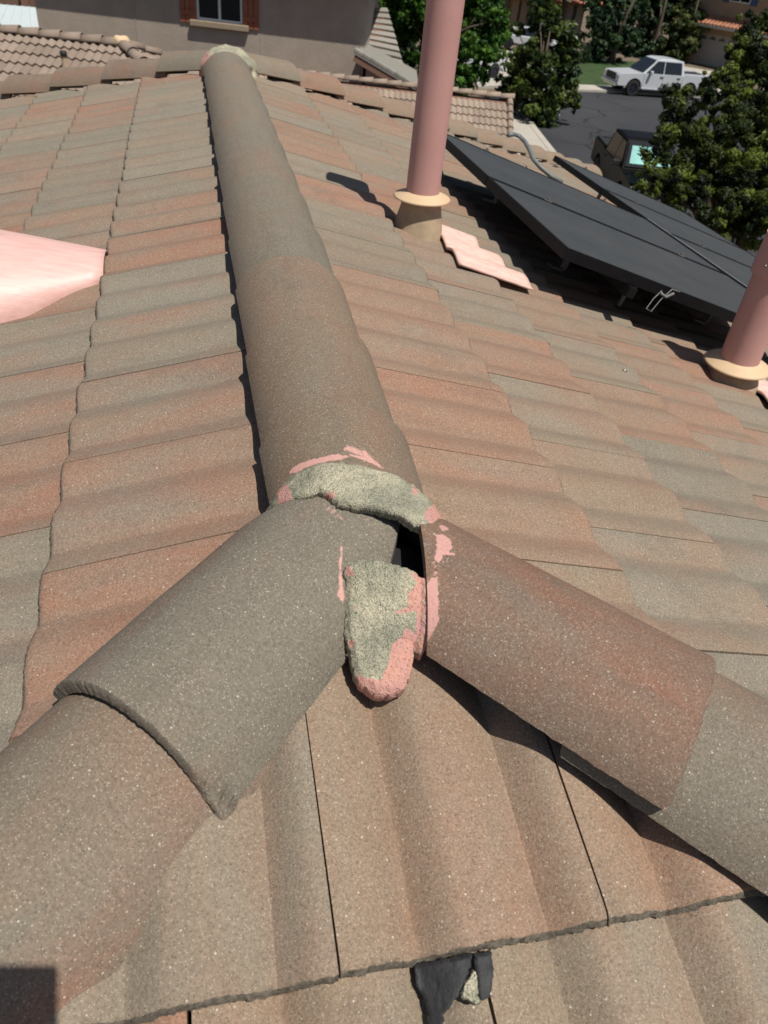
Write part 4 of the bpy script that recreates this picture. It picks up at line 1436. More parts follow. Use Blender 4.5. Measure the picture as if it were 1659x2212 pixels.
def nb_cap(parent, Mi, p0, p1, mat, r=.13, ln=.40, col=None, over=.05):
    p0, p1 = Vector(p0), Vector(p1)
    ax = (p1 - p0); L_ = ax.length; ax.normalize()
    q = ax.to_track_quat('Y', 'Z').to_matrix().to_4x4()
    n = max(1, round(L_ / ln))
    for i in range(n):
        bm = bmesh.new()
        a0, a1 = -over, L_ / n
        seg = 12
        rings = []
        for y, rr, dz in ((a0, r * 1.08, .02), (a1, r * .94, -.01)):
            for off in (0, .02):
                rings.append([bm.verts.new(((rr - off) * math.cos(a), y, (rr - off) * math.sin(a) * .9 + dz)) for a in np.linspace(-.05, math.pi + .05, seg)])
        o0, i0, o1, i1 = rings
        for k in range(seg - 1):
            bm.faces.new((o0[k], o0[k + 1], o1[k + 1], o1[k])); bm.faces.new((i0[k + 1], i0[k], i1[k], i1[k + 1]))
            bm.faces.new((o0[k + 1], o0[k], i0[k], i0[k + 1])); bm.faces.new((o1[k], o1[k + 1], i1[k + 1], i1[k]))
        bm.faces.new((o0[0], o1[0], i1[0], i0[0])); bm.faces.new((o1[-1], o0[-1], i0[-1], i1[-1]))
        bm_obj('cap_tile', bm, mat, parent, smooth=True, matrix=Mi @ Matrix.Translation(p0 + ax * (i * L_ / n)) @ q)

# ---- A: the taupe two-storey house behind the far ridge end, with a low wing
DW = 24.0
wl, wr = at_depth(84, 60, DW), at_depth(787, 110, DW)
wdir = Vector((wr.x - wl.x, wr.y - wl.y, 0)); WLEN = wdir.length; wdir.normalize()
wback = Vector((-wdir.y, wdir.x, 0))
hA = empty('neighbour_house', 'taupe stucco two-storey house with orange shutters behind the far end of the ridge', 'house', (wl.x, wl.y, GZ), rotz=math.atan2(wdir.y, wdir.x))
# local: x along the wall, y back, z up from the ground
def la(p):
    d = Vector(p) - Vector((wl.x, wl.y, GZ))
    return Vector((d.dot(wdir), d.dot(wback), d.z))
def on_wall(x, y):
    n = np.array(wback); return la(on_plane(x, y, n, float(n @ np.array([wl.x, wl.y, 0]))))
sill = on_wall(473, 47)
WL0, WL1 = on_wall(425, 20).x, on_wall(523, 30).x
wtop = sill.z + 1.25
EAVE_A = on_wall(640, 70).z + 1.40
bm = bmesh.new()
D8 = 8.0
def wall_rect(bm, x0, x1, z0, z1, y=0.0):
    bm.faces.new([bm.verts.new(v) for v in ((x0, y, z0), (x1, y, z0), (x1, y, z1), (x0, y, z1))])
for r in ((0, WL0, 0, EAVE_A), (WL1, WLEN, 0, EAVE_A), (WL0, WL1, 0, sill.z), (WL0, WL1, wtop, EAVE_A)):
    wall_rect(bm, *r)
for f in (((0, 0, 0), (0, 0, EAVE_A), (0, D8, EAVE_A), (0, D8, 0)), ((WLEN, 0, 0), (WLEN, D8, 0), (WLEN, D8, EAVE_A), (WLEN, 0, EAVE_A)), ((0, D8, 0), (0, D8, EAVE_A), (WLEN, D8, EAVE_A), (WLEN, D8, 0)),
          ((WL0, 0, sill.z), (WL1, 0, sill.z), (WL1, .12, sill.z), (WL0, .12, sill.z)), ((WL0, 0, wtop), (WL0, .12, wtop), (WL1, .12, wtop), (WL1, 0, wtop)),
          ((WL0, 0, sill.z), (WL0, .12, sill.z), (WL0, .12, wtop), (WL0, 0, wtop)), ((WL1, 0, sill.z), (WL1, 0, wtop), (WL1, .12, wtop), (WL1, .12, sill.z))):
    bm.faces.new([bm.verts.new(v) for v in f])
bm_obj('wall', bm, M_STUCCO_TAUPE, hA)
# eave and hip roof
bm = bmesh.new()
ov = .50
zz = EAVE_A
e = [(-ov, -ov), (WLEN + ov, -ov), (WLEN + ov, D8 + ov), (-ov, D8 + ov)]
b0 = [bm.verts.new((x, y, zz)) for x, y in e]; b1 = [bm.verts.new((x, y, zz + .16)) for x, y in e]
rt0, rt1 = bm.verts.new((D8 / 2, D8 / 2, zz + 1.7)), bm.verts.new((WLEN - D8 / 2, D8 / 2, zz + 1.7))
bm.faces.new(b0[::-1])
for i in range(4): bm.faces.new((b0[i], b0[(i + 1) % 4], b1[(i + 1) % 4], b1[i]))
bm.faces.new((b1[0], b1[1], rt1, rt0)); bm.faces.new((b1[2], b1[3], rt0, rt1)); bm.faces.new((b1[1], b1[2], rt1)); bm.faces.new((b1[3], b1[0], rt0))
bm_obj('roof', bm, M_NTILE, hA)
# window
wz0, wz1 = sill.z, wtop
win = bpy.data.objects.new('window', None); win.empty_display_size = .1
bm = bmesh.new()
fw = .06
wc_ = (WL0 + WL1) / 2
for c, s in (((wc_, .05, wz0 + fw / 2), (WL1 - WL0, .07, fw)), ((wc_, .05, wz1 - fw / 2), (WL1 - WL0, .07, fw)), ((WL0 + fw / 2, .05, (wz0 + wz1) / 2), (fw, .07, wz1 - wz0 - 2 * fw)),
             ((WL1 - fw / 2, .05, (wz0 + wz1) / 2), (fw, .07, wz1 - wz0 - 2 * fw)), ((wc_, .045, (wz0 + wz1) / 2), (.07, .075, wz1 - wz0 - 2 * fw))):
    add_box(bm, c, s)
w_o = bm_obj('window', bm, M_WHITE, hA)
for k in (0, 1):
    bm = bmesh.new()
    xa, xb = (WL0 + fw, wc_ - .035) if k == 0 else (wc_ + .035, WL1 - fw)
    add_box(bm, ((xa + xb) / 2, .075, (wz0 + wz1) / 2), (xb - xa, .01, wz1 - wz0 - 2 * fw))
    bm_obj('pane', bm, M_GLASS, w_o)
bm = bmesh.new()
add_box(bm, (wc_, -.07, wz0 - .095), (WL1 - WL0 + .42, .15, .17))
bm_obj('sill', bm, M_TRIM, hA, bevel=.02)
for sx in (-1, 1):
    sw = .50
    cx = WL0 - sw / 2 - .03 if sx < 0 else WL1 + sw / 2 + .03
    bm = bmesh.new()
    for k in range(3):
        add_box(bm, (cx - sw / 2 + sw * (k + .5) / 3, -.03, (wz0 + wz1) / 2 - .02), (sw / 3 - .02, .04, wz1 - wz0 + .15))
    sh = bm_obj('shutter', bm, M_SHUTTER, hA)
    for z in (wz0 + .16, wz1 - .12):
        bm = bmesh.new()
        add_box(bm, (cx, -.065, z), (sw - .03, .03, .12))
        bm_obj('batten', bm, M_SHUTTER, sh)
# stucco control joint: a thin raised bead
for jx, jz, jh in ((on_wall(563, 140).x, 1.9, 3.4), (on_wall(290, 10).x, 3.6, 2.4)):
    bm = bmesh.new()
    add_box(bm, (jx, -.004, jz), (.02, .012, jh))
    bm_obj('control_joint', bm, M_STUCCO_TAUPE, hA)

# ---- the wing: hip roof in front of the wall, left
wing = empty('house_wing', 'low brown tiled hip roof wing in front of the taupe wall', 'house', (0, 0, 0))
WI = Matrix.Identity(4)
ra, rb = at_depth(-160, 60, 15.2), at_depth(262, 93, 15.0)
rz = (at_depth(0, 74, 15.1).z + rb.z) / 2
rb = Vector((rb.x, rb.y, rz)); ra = rb - wdir * 7.0
SW = .36
dn = (-wback + Vector((0, 0, -SW))).normalized()
run = 3.4
hipend = rb + (wdir - wback) * run + Vector((0, 0, -SW * run))
hipback = rb + (wdir + wback) * run + Vector((0, 0, -SW * run))
ela = ra - wback * run + Vector((0, 0, -SW * run)); elb = ra + wback * run + Vector((0, 0, -SW * run))
low = Vector((0, 0, -.03))
V = [ra + low, rb + low, hipend + low, ela + low, hipback + low, elb + low]
V2 = V + [v + Vector((0, 0, -.15)) for v in V]
F = [(0, 3, 2, 1), (1, 2, 4), (0, 1, 4, 5)]
F2 = F + [tuple(i + 6 for i in f[::-1]) for f in F] + [(3, 9, 8, 2), (2, 8, 10, 4), (4, 10, 11, 5), (5, 11, 9, 3), (0, 5, 11, 6), (3, 0, 6, 9)]
wroof = mesh_obj('roof', V2, F2, M_UNDER, wing)
bm = bmesh.new()
cw = (ela + hipback) / 2
add_box(bm, (cw.x, cw.y, (ela.z - .2 + GZ) / 2), ((hipback - elb).length - 1.0, 2 * run - 1.0, ela.z - .2 - GZ), Matrix.Rotation(math.atan2(wdir.y, wdir.x), 3, 'Z'))
bm_obj('wall', bm, M_STUCCO_TAUPE, wing)
NB1 = nb_tile_mesh(M_NTILE)
hn = (wback + wdir).cross(Vector((0, 0, 1))); hn = (-wdir + -wback) * 1.0
def plan_cut(P, dirv, keep):
    n = Vector((dirv.y, -dirv.x, 0)).normalized()
    if (Vector(keep) - Vector(P)).dot(n) < 0: n = -n
    return (Vector((P.x, P.y, 0)), n)
def cutp(P, dirv, keep, m):
    a, n = plan_cut(P, dirv, keep)
    return (a, n, m)
ncol = 34
c_hip = cutp(rb, wdir - wback, ra - wback * 1.0, .02)
tiled_slope(wroof, WI, hipend - wdir * (ncol * .33), wdir, -dn, ncol, 10, NB1, [c_hip, (Vector((rb.x, rb.y, 0)), -wback, .05)])
c_h2 = cutp(rb, wdir - wback, rb + wdir, .02); c_h3 = cutp(rb, wdir + wback, rb + wdir, .02)
dn2 = (wdir + Vector((0, 0, -SW))).normalized()
tiled_slope(wroof, WI, hipend, wback, -dn2, 20, 10, NB1, [c_h2, c_h3])
nb_cap(wroof, WI, rb + Vector((0, 0, .02)), ra + Vector((0, 0, .02)), M_NTILE, ln=.42)
nb_cap(wroof, WI, rb + (hipend - rb) * 1.0 + Vector((0, 0, .03)), rb + Vector((0, 0, .05)), M_NTILE, r=.125, ln=.42)
nb_cap(wroof, WI, hipback + Vector((0, 0, .03)), rb + Vector((0, 0, .05)), M_NTILE, r=.11, ln=.42)
bm = bmesh.new()
bmesh.ops.create_icosphere(bm, subdivisions=3, radius=.17, matrix=Matrix.Translation(rb + Vector((0, 0, .07))) @ Matrix.Diagonal((1, .8, .75, 1)))
for v in bm.verts: v.co += v.normal * .03 * noise.noise(v.co * 9)
bm_obj('mortar', bm, M_CREAM, wroof, smooth=True)
# small vent pipe on the wing
vp = on_plane(143, 158, np.cross(np.array(wdir), np.array(dn)), float(np.cross(np.array(wdir), np.array(dn)) @ np.array(rb)))
t = empty('roof_vent', 'small rusty vent pipe with dark cap on the low brown roof wing', 'roof vent', vp)
bm = bmesh.new(); lathe(bm, [(.11, -.02), (.075, .05), (.05, .12), (.05, .30)], 16); bm_obj('stack', bm, M_CREAMDIRT, t, smooth=True)
bm = bmesh.new(); R = lathe(bm, [(.055, .28), (.065, .29), (.065, .36), (.05, .37)], 16); bm.faces.new(R[-1]); bm_obj('cap', bm, M_BLACKPLASTIC, t, smooth=True)

# ---- B: one-storey roof right of the taupe house (tan tiles, ridge ending in a gable)
gar = empty('garage_house', 'tan tiled gable roof of a low garage between the tall flue pipe and the road', 'house', (0, 0, 0))
DM = 22.0
ga, gb = at_depth(700, 178, DM), at_depth(1108, 206, DM)
gz = (ga.z + gb.z) / 2
gb = Vector((gb.x, gb.y, gz)); ga = gb - wdir * 7.5
SG = .42
rung = 3.6
V = []
for p in (ga, gb):
    V += [p + low, p - wback * rung + Vector((0, 0, -SG * rung)) + low, p + wback * rung + Vector((0, 0, -SG * rung)) + low]
V2 = V + [v + Vector((0, 0, -.16)) for v in V]
F = [(0, 1, 4, 3), (0, 3, 5, 2)]
F2 = F + [tuple(i + 6 for i in f[::-1]) for f in F] + [(3, 4, 10, 9), (3, 9, 11, 5), (0, 6, 7, 1), (0, 2, 8, 6), (1, 7, 10, 4), (2, 5, 11, 8)]
groof = mesh_obj('roof', V2, F2, M_FASCIA, gar)
bm = bmesh.new()
ez = gz - SG * rung - .2
c0 = ga - wback * (rung - .5) + wdir * .3; c1 = gb - wback * (rung - .5) - wdir * .4
c2 = gb + wback * (rung - .5) - wdir * .4; c3 = ga + wback * (rung - .5) + wdir * .3
lo = [bm.verts.new((c.x, c.y, GZ)) for c in (c0, c1, c2, c3)]
zt = gz - SG * (rung - .5) - .2
hi = [bm.verts.new((c.x, c.y, zt)) for c in (c0, c1, c2, c3)]
for i in range(4): bm.faces.new((lo[i], lo[(i + 1) % 4], hi[(i + 1) % 4], hi[i]))
pk = bm.verts.new((gb.x - wdir.x * .4, gb.y - wdir.y * .4, gz - .25)); pk2 = bm.verts.new((ga.x + wdir.x * .3, ga.y + wdir.y * .3, gz - .25))
bm.faces.new((hi[1], hi[2], pk)); bm.faces.new((hi[3], hi[0], pk2))
bm_obj('wall', bm, M_STUCCO_BEIGE, gar)
NB2 = nb_tile_mesh(M_NTILE2)
dng = (-wback + Vector((0, 0, -SG))).normalized()
tiled_slope(groof, WI, gb - wback * rung + Vector((0, 0, -SG * rung)) - wdir * (22 * .33 + .14), wdir, -dng, 22, 10, NB2)
nb_cap(groof, WI, gb + Vector((0, 0, .03)), ga + Vector((0, 0, .03)), M_NTILE2, r=.12, ln=.42)
nb_cap(groof, WI, gb - wback * rung + Vector((0, 0, -SG * rung + .03)) - wdir * .07, gb - wdir * .07 + Vector((0, 0, .03)), M_NTILE2, r=.085, ln=.36)

# ---- porch roof slab and steep grey roof at the right end of the taupe wall
ps = empty('porch_roof', 'grey tiled porch roof with red fascia projecting from the right end of the taupe wall', 'roof', (wr.x, wr.y, GZ))
q0, q1 = at_depth(766, 108, 22.2), at_depth(905, 190, 22.2)
q2, q3 = at_depth(797, 96, 26.0), at_depth(900, 152, 26.0)
PI_ = Matrix.Translation((-wr.x, -wr.y, -GZ))
def slab_from(name, P, th, mat, parent, Mi):
    n = (P[1] - P[0]).cross(P[3] - P[0]).normalized()
    if n.z < 0: n = -n
    V = [p for p in P] + [p - n * th for p in P]
    return mesh_obj(name, V, [(0, 1, 2, 3), (7, 6, 5, 4), (0, 4, 5, 1), (1, 5, 6, 2), (2, 6, 7, 3), (3, 7, 4, 0)], mat, parent, matrix=Mi)
slab_from('roof_sheet', [q0, q1, q3, q2], .10, M_NTILE_GREY, ps, PI_)
slab_from('fascia', [q0 - Vector((0, 0, .13)) + wdir * .02, q1 - Vector((0, 0, .13)), q3 - Vector((0, 0, .13)), q2 - Vector((0, 0, .13))], .16, M_FASCIA, ps, PI_)
n_ = 8
for k in range(n_):
    a, b = q0 + (q1 - q0) * (k / n_), q0 + (q1 - q0) * ((k + .96) / n_)
    slab_from('edge_tile', [a + Vector((0, 0, .05)), b + Vector((0, 0, .025)), b + (q3 - q1) * .12 + Vector((0, 0, .025)), a + (q2 - q0) * .12 + Vector((0, 0, .05))], .07, M_NTILE_GREY, ps, PI_)
bm = bmesh.new()
m0 = (q0 + q1) / 2
pw = [q0 + wdir * .35 + wback * .5, q1 - wdir * .3 + wback * .5, q3 - wdir * .3, q2 + wdir * .3]
tp = [bm.verts.new(p - Vector((0, 0, .30))) for p in pw]; bt = [bm.verts.new((p.x, p.y, GZ)) for p in pw]
for i in range(4): bm.faces.new((bt[i], bt[(i + 1) % 4], tp[(i + 1) % 4], tp[i]))
bm_obj('wall', bm, M_STUCCO_TAUPE, ps, matrix=PI_)
sg = empty('rear_roof', 'grey stepped tile roof slope seen past the right corner of the taupe house', 'roof', (wr.x + 1, wr.y + 4, GZ))
SI = Matrix.Translation((-wr.x - 1, -wr.y - 4, -GZ))
g0, g1, g2, g3 = at_depth(776, 16, 27.5), at_depth(836, 18, 27.5), at_depth(872, 146, 25.6), at_depth(776, 122, 25.6)
base = slab_from('roof_deck', [g3, g2, g1, g0], .12, M_FASCIA, sg, SI)
for k in range(9):
    f0, f1 = k / 9, (k + .93) / 9
    a, b = g0 + (g3 - g0) * f0, g1 + (g2 - g1) * f0
    c, d = g1 + (g2 - g1) * f1, g0 + (g3 - g0) * f1
    up_ = Vector((0, 0, .02)); up2 = Vector((0, 0, .075))
    slab_from('tile_course', [d + up2, c + up2, b + up_, a + up_], .04, M_NTILE_GREY, base, Matrix.Identity(4))
bm = bmesh.new()
pw = [g3 + wdir * .1, g2 - wdir * .3, g1 - wdir * .3, g0 + wdir * .1]
tp = [bm.verts.new(p - Vector((0, 0, .2))) for p in pw]; bt = [bm.verts.new((p.x, p.y, GZ)) for p in pw]
for i in range(4): bm.faces.new((bt[i], bt[(i + 1) % 4], tp[(i + 1) % 4], tp[i]))
bm_obj('wall', bm, M_STUCCO_TAUPE, sg, matrix=SI)

# ---- white patio cover and fence, far left
pc = empty('patio_cover', 'pale blue-white metal patio cover left of the taupe house', 'patio cover', (*at_depth(20, 45, 30).xy, GZ))
pl = pc.location.copy()
CI = Matrix.Translation(-pl)
a_, b_, c_, d_ = at_depth(-150, 62, 27), at_depth(98, 84, 27), at_depth(79, 16, 33), at_depth(-60, 4, 33)
cover = slab_from('cover', [a_, b_, c_, d_], .10, M_PATIO, pc, CI)
for k in range(1, 9):
    x = k / 9
    bm = bmesh.new()
    p, q = a_ + (b_ - a_) * x, d_ + (c_ - d_) * x
    add_tube(bm, [p + Vector((0, 0, .012)), q + Vector((0, 0, .012))], .018, 6)
    bm_obj('rib', bm, M_PATIO, cover)
for p in (a_ + wback * .3, b_ + wback * .3, c_ - wback * .3, d_ - wback * .3):
    bm = bmesh.new()
    add_box(bm, (p.x, p.y, (p.z - .12 + GZ) / 2), (.12, .12, p.z - .12 - GZ))
    bm_obj('post', bm, M_WHITE, pc, matrix=CI)
fe = empty('garden_wall', 'brown garden wall with reddish pier beyond the pale patio cover', 'wall', (*at_depth(40, 5, 40).xy, GZ))
FI = Matrix.Translation(-fe.location)
f0, f1 = at_depth(-60, 0, 40), at_depth(90, 20, 40)
bm = bmesh.new()
dv = (f1 - f0); dv.z = 0; ln_ = dv.length; dv.normalize()
add_box(bm, ((f0.x + f1.x) / 2, (f0.y + f1.y) / 2, (GZ + f1.z + 1.4) / 2), (ln_, .3, f1.z + 1.4 - GZ), Matrix.Rotation(math.atan2(dv.y, dv.x), 3, 'Z'))
bm_obj('panel', bm, M_WOOD, fe, matrix=FI)
pp = at_depth(55, 5, 39.5)
bm = bmesh.new(); add_box(bm, (pp.x, pp.y, (GZ + pp.z + 1) / 2), (.35, .5, pp.z + 1 - GZ)); bm_obj('pier', bm, M_FASCIA, fe, matrix=FI)

# ---- C: beige house behind the magnolia, D: beige house with the garage door at the right
def street_house(name, label, A, Bp, depth, ztop, wallmat, build):
    A, Bp = Vector((A.x, A.y, 0)), Vector((Bp.x, Bp.y, 0))
    d = (Bp - A); L_ = d.length; d.normalize()
    t = empty(name, label, 'house', (A.x, A.y, GZ), rotz=math.atan2(d.y, d.x))
    build(t, L_)
    return t
hb0, hb1 = on_ground(1040, 92), on_ground(1225, 104)
def build_C(t, L_):
    H = 3.0
    bm = bmesh.new(); add_box(bm, (L_ * .25, 4, H / 2), (L_ * 1.9, 6, H)); bm_obj('wall', bm, M_STUCCO_GREY, t)
    bm = bmesh.new()
    b = [bm.verts.new(v) for v in ((-6, -.6, H), (L_ + 3.6, -.6, H), (L_ + 3.6, 7.8, H), (-6, 7.8, H), (-6, -.6, H + .15), (L_ + 3.6, -.6, H + .15), (L_ + 3.6, 7.8, H + .15), (-6, 7.8, H + .15), (-6, 3.6, H + 2.0), (L_ + 3.6, 3.6, H + 2.0))]
    for f in ((3, 2, 1, 0), (0, 1, 5, 4), (2, 3, 7, 6), (4, 5, 9, 8), (6, 7, 8, 9), (0, 4, 8, 7, 3), (1, 2, 6, 9, 5)): bm.faces.new([b[i] for i in f])
    r = bm_obj('roof', bm, M_NTILE_RED, t)
    for k in range(9):
        y, z = -.62 + .48 * k, H + .16 + .48 * k * 1.85 / 4.2
        bm = bmesh.new(); add_box(bm, (L_ / 2 - 1.2, y, z + .02), (L_ + 9.4, .46, .05), Matrix.Rotation(math.atan2(1.85, 4.2), 3, 'X')); bm_obj('tile_course', bm, M_NTILE_RED, r)
    bm = bmesh.new(); add_box(bm, (L_ / 2 - 1.2, -.64, H + .05), (L_ + 9.4, .06, .22)); bm_obj('fascia', bm, M_SHUTTER, t)
    for x in (L_ * .32, L_ * .42, L_ * .95):
        bm = bmesh.new(); add_box(bm, (x, .3, H / 2), (.55, .5, H)); bm_obj('pillar', bm, M_STUCCO_BEIGE if x < L_ * .9 else M_STUCCO_GREY, t)
    bm = bmesh.new(); add_box(bm, (L_ * .20, .96, 1.1), (2.6, .08, 2.2)); bm_obj('garage_door', bm, M_STUCCO_GREY, t)
    bm = bmesh.new(); add_box(bm, (L_ * .66, .96, 1.2), (1.6, .08, 2.3)); bm_obj('entrance_shade', bm, M_UNDER, t)  # flat black slab on the wall paints the shade of a recess
    bm = bmesh.new(); add_box(bm, (L_ + .5, .5, 3.4), (.5, .8, 6.8)); bm_obj('corner_wall', bm, M_STUCCO_GREY, t)
street_house('street_house', 'beige house with red tile roof across the street behind the magnolia tree', hb0, hb1, 7, 0, M_STUCCO_GREY, build_C)

hd0, hd1 = on_ground(1497, 137), on_ground(1568, 152)
dd_ = Vector((hd1.x - hd0.x, hd1.y - hd0.y, 0)).normalized()
def build_D(t, L_):
    G = 2.9                                    # door width
    H = 2.75
    bm = bmesh.new()
    add_box(bm, (2.0, 3.6, 2.9), (10.4, 6.0, 5.8))
    add_box(bm, (-1.0, .3, H / 2), (1.2, .6, H)); add_box(bm, (4.5, .3, H / 2), (3.2, .6, H)); add_box(bm, (1.25, .3, 2.45), (3.3, .6, .62))
    bm_obj('wall', bm, M_STUCCO_BEIGE, t)
    bm = bmesh.new(); add_box(bm, (1.25, .42, 1.07), (3.3, .06, 2.14)); dr_ = bm_obj('garage_door', bm, M_WARMWHITE, t)
    for k in range(4):
        bm = bmesh.new(); add_box(bm, (1.25, .385, .28 + .53 * k), (3.26, .02, .49)); bm_obj('door_panel', bm, M_WARMWHITE, dr_)
    for k in range(4):
        bm = bmesh.new()
        x = .02 + .82 * k
        pts = [(x - .34 + .68 * i / 10, .37, 1.76 + (.22 * math.sin(math.pi * i / 10))) for i in range(11)]
        bm.faces.new([bm.verts.new(p) for p in pts])
        pn = bm_obj('arched_pane', bm, M_GLASS, dr_)
        bm = bmesh.new()
        for a in (-.2, .2): add_box(bm, (x + a * .5, .36, 1.86), (.03, .02, .22), Matrix.Rotation(-a * 3, 3, 'Y'))
        bm_obj('muntin', bm, M_WARMWHITE, pn)
    bm = bmesh.new()
    b = [bm.verts.new(v) for v in ((-2.2, -.7, H), (7.4, -.7, H), (7.4, .64, H + .55), (-2.2, .64, H + .55), (-2.2, -.7, H - .18), (7.4, -.7, H - .18), (7.4, .64, H - .1), (-2.2, .64, H - .1))]
    for f in ((0, 1, 2, 3), (7, 6, 5, 4), (4, 5, 1, 0), (5, 6, 2, 1), (6, 7, 3, 2), (7, 4, 0, 3)): bm.faces.new([b[i] for i in f])
    rr = bm_obj('porch_roof', bm, M_NTILE_RED, t)
    for c in range(28):
        for r in range(3):
            bm = bmesh.new()
            x = -2.1 + .335 * c; y = -.72 + .45 * r; z = H + .02 + .185 * r
            seg = [(.15 * math.cos(a), .07 * math.sin(a)) for a in np.linspace(0, math.pi, 7)]
            f_ = [bm.verts.new((x + .16 + p, y, z + q)) for p, q in seg]; g_ = [bm.verts.new((x + .16 + p * .9, y + .47, z + .19 + q * .8)) for p, q in seg]
            for i in range(6): bm.faces.new((f_[i], f_[i + 1], g_[i + 1], g_[i]))
            bm.faces.new(f_)
            bm_obj('roof_tile', bm, M_NTILE_RED, rr)
    bm = bmesh.new(); add_box(bm, (2.6, -.74, H - .1), (9.6, .06, .18)); bm_obj('gutter', bm, M_WARMWHITE, t)
    bm = bmesh.new(); add_box(bm, (2.6, -.0, 5.1), (0.01, .01, .01)); bm.free()
    wz = 4.35
    bm = bmesh.new()
    for c, s in (((2.0, .57, wz + .03), (1.7, .06, .06)), ((2.0, .57, wz + 1.17), (1.7, .06, .06)), ((1.18, .57, wz + .6), (.06, .06, 1.08)), ((2.82, .57, wz + .6), (.06, .06, 1.08)), ((2.0, .57, wz + .6), (.06, .06, 1.08))): add_box(bm, c, s)
    w = bm_obj('window', bm, M_WHITE, t)
    for x in (1.59, 2.41):
        bm = bmesh.new(); add_box(bm, (x, .585, wz + .6), (.76, .012, 1.08)); bm_obj('pane', bm, M_GLASS, w)
    for x in (.85, 3.15):
        bm = bmesh.new(); add_box(bm, (x, .56, wz + .58), (.55, .05, 1.32)); bm_obj('shutter', bm, M_BLUE, t)
    bm = bmesh.new(); add_box(bm, (2.0, 3.6, 5.95), (11.6, 7.4, .3)); bm_obj('main_roof', bm, M_NTILE_RED, t)
street_house('street_house', 'beige two-storey house with blue shutters and an arched-pane garage door', hd0, hd1, 7, 0, M_STUCCO_BEIGE, build_D)

# ================================================================== VEHICLES
def arc_pts(cx, cz, r, a0, a1, n=9):
    return [(cx + r * math.cos(math.radians(a0 + (a1 - a0) * i / n)), cz + r * math.sin(math.radians(a0 + (a1 - a0) * i / n))) for i in range(n + 1)]

def side_prism(bm, outline, halfw):
    """outline (x, z) extruded across y"""
    a = [bm.verts.new((x, -halfw, z)) for x, z in outline]; b = [bm.verts.new((x, halfw, z)) for x, z in outline]
    n = len(outline)
    bm.faces.new(a); bm.faces.new(b[::-1])
    for i in range(n): bm.faces.new((a[(i + 1) % n], a[i], b[i], b[(i + 1) % n]))

def wheel(parent, x, y, r, side):
    bm = bmesh.new()
    w = .26
    prof_ = [(r * .62, -w / 2), (r * .93, -w / 2), (r, -w / 2 + .04), (r, w / 2 - .04), (r * .93, w / 2), (r * .62, w / 2)]
    R = lathe(bm, prof_, 28)
    for k in range(28): bm.faces.new((R[-1][k], R[-1][(k + 1) % 28], R[0][(k + 1) % 28], R[0][k]))
    M = Matrix.Translation((x, y, r)) @ Matrix.Rotation(math.radians(90), 4, 'X')
    o = bm_obj('wheel', bm, M_TYRE, parent, smooth=True, matrix=M)
    o.data.set_sharp_from_angle(angle=math.radians(35))
    bm = bmesh.new()
    add_cyl(bm, (0, 0, -w * .3), (0, 0, w * .3), r * .62, seg=24)
    for k in range(6):
        a = 2 * math.pi * k / 6
        add_box(bm, (r * .34 * math.cos(a), r * .34 * math.sin(a), 0), (r * .5, .07, w * .8), Matrix.Rotation(a, 3, 'Z'))
    add_cyl(bm, (0, 0, -w * .42), (0, 0, w * .42), r * .14, seg=12)
    bm_obj('rim', bm, M_RIM, o)

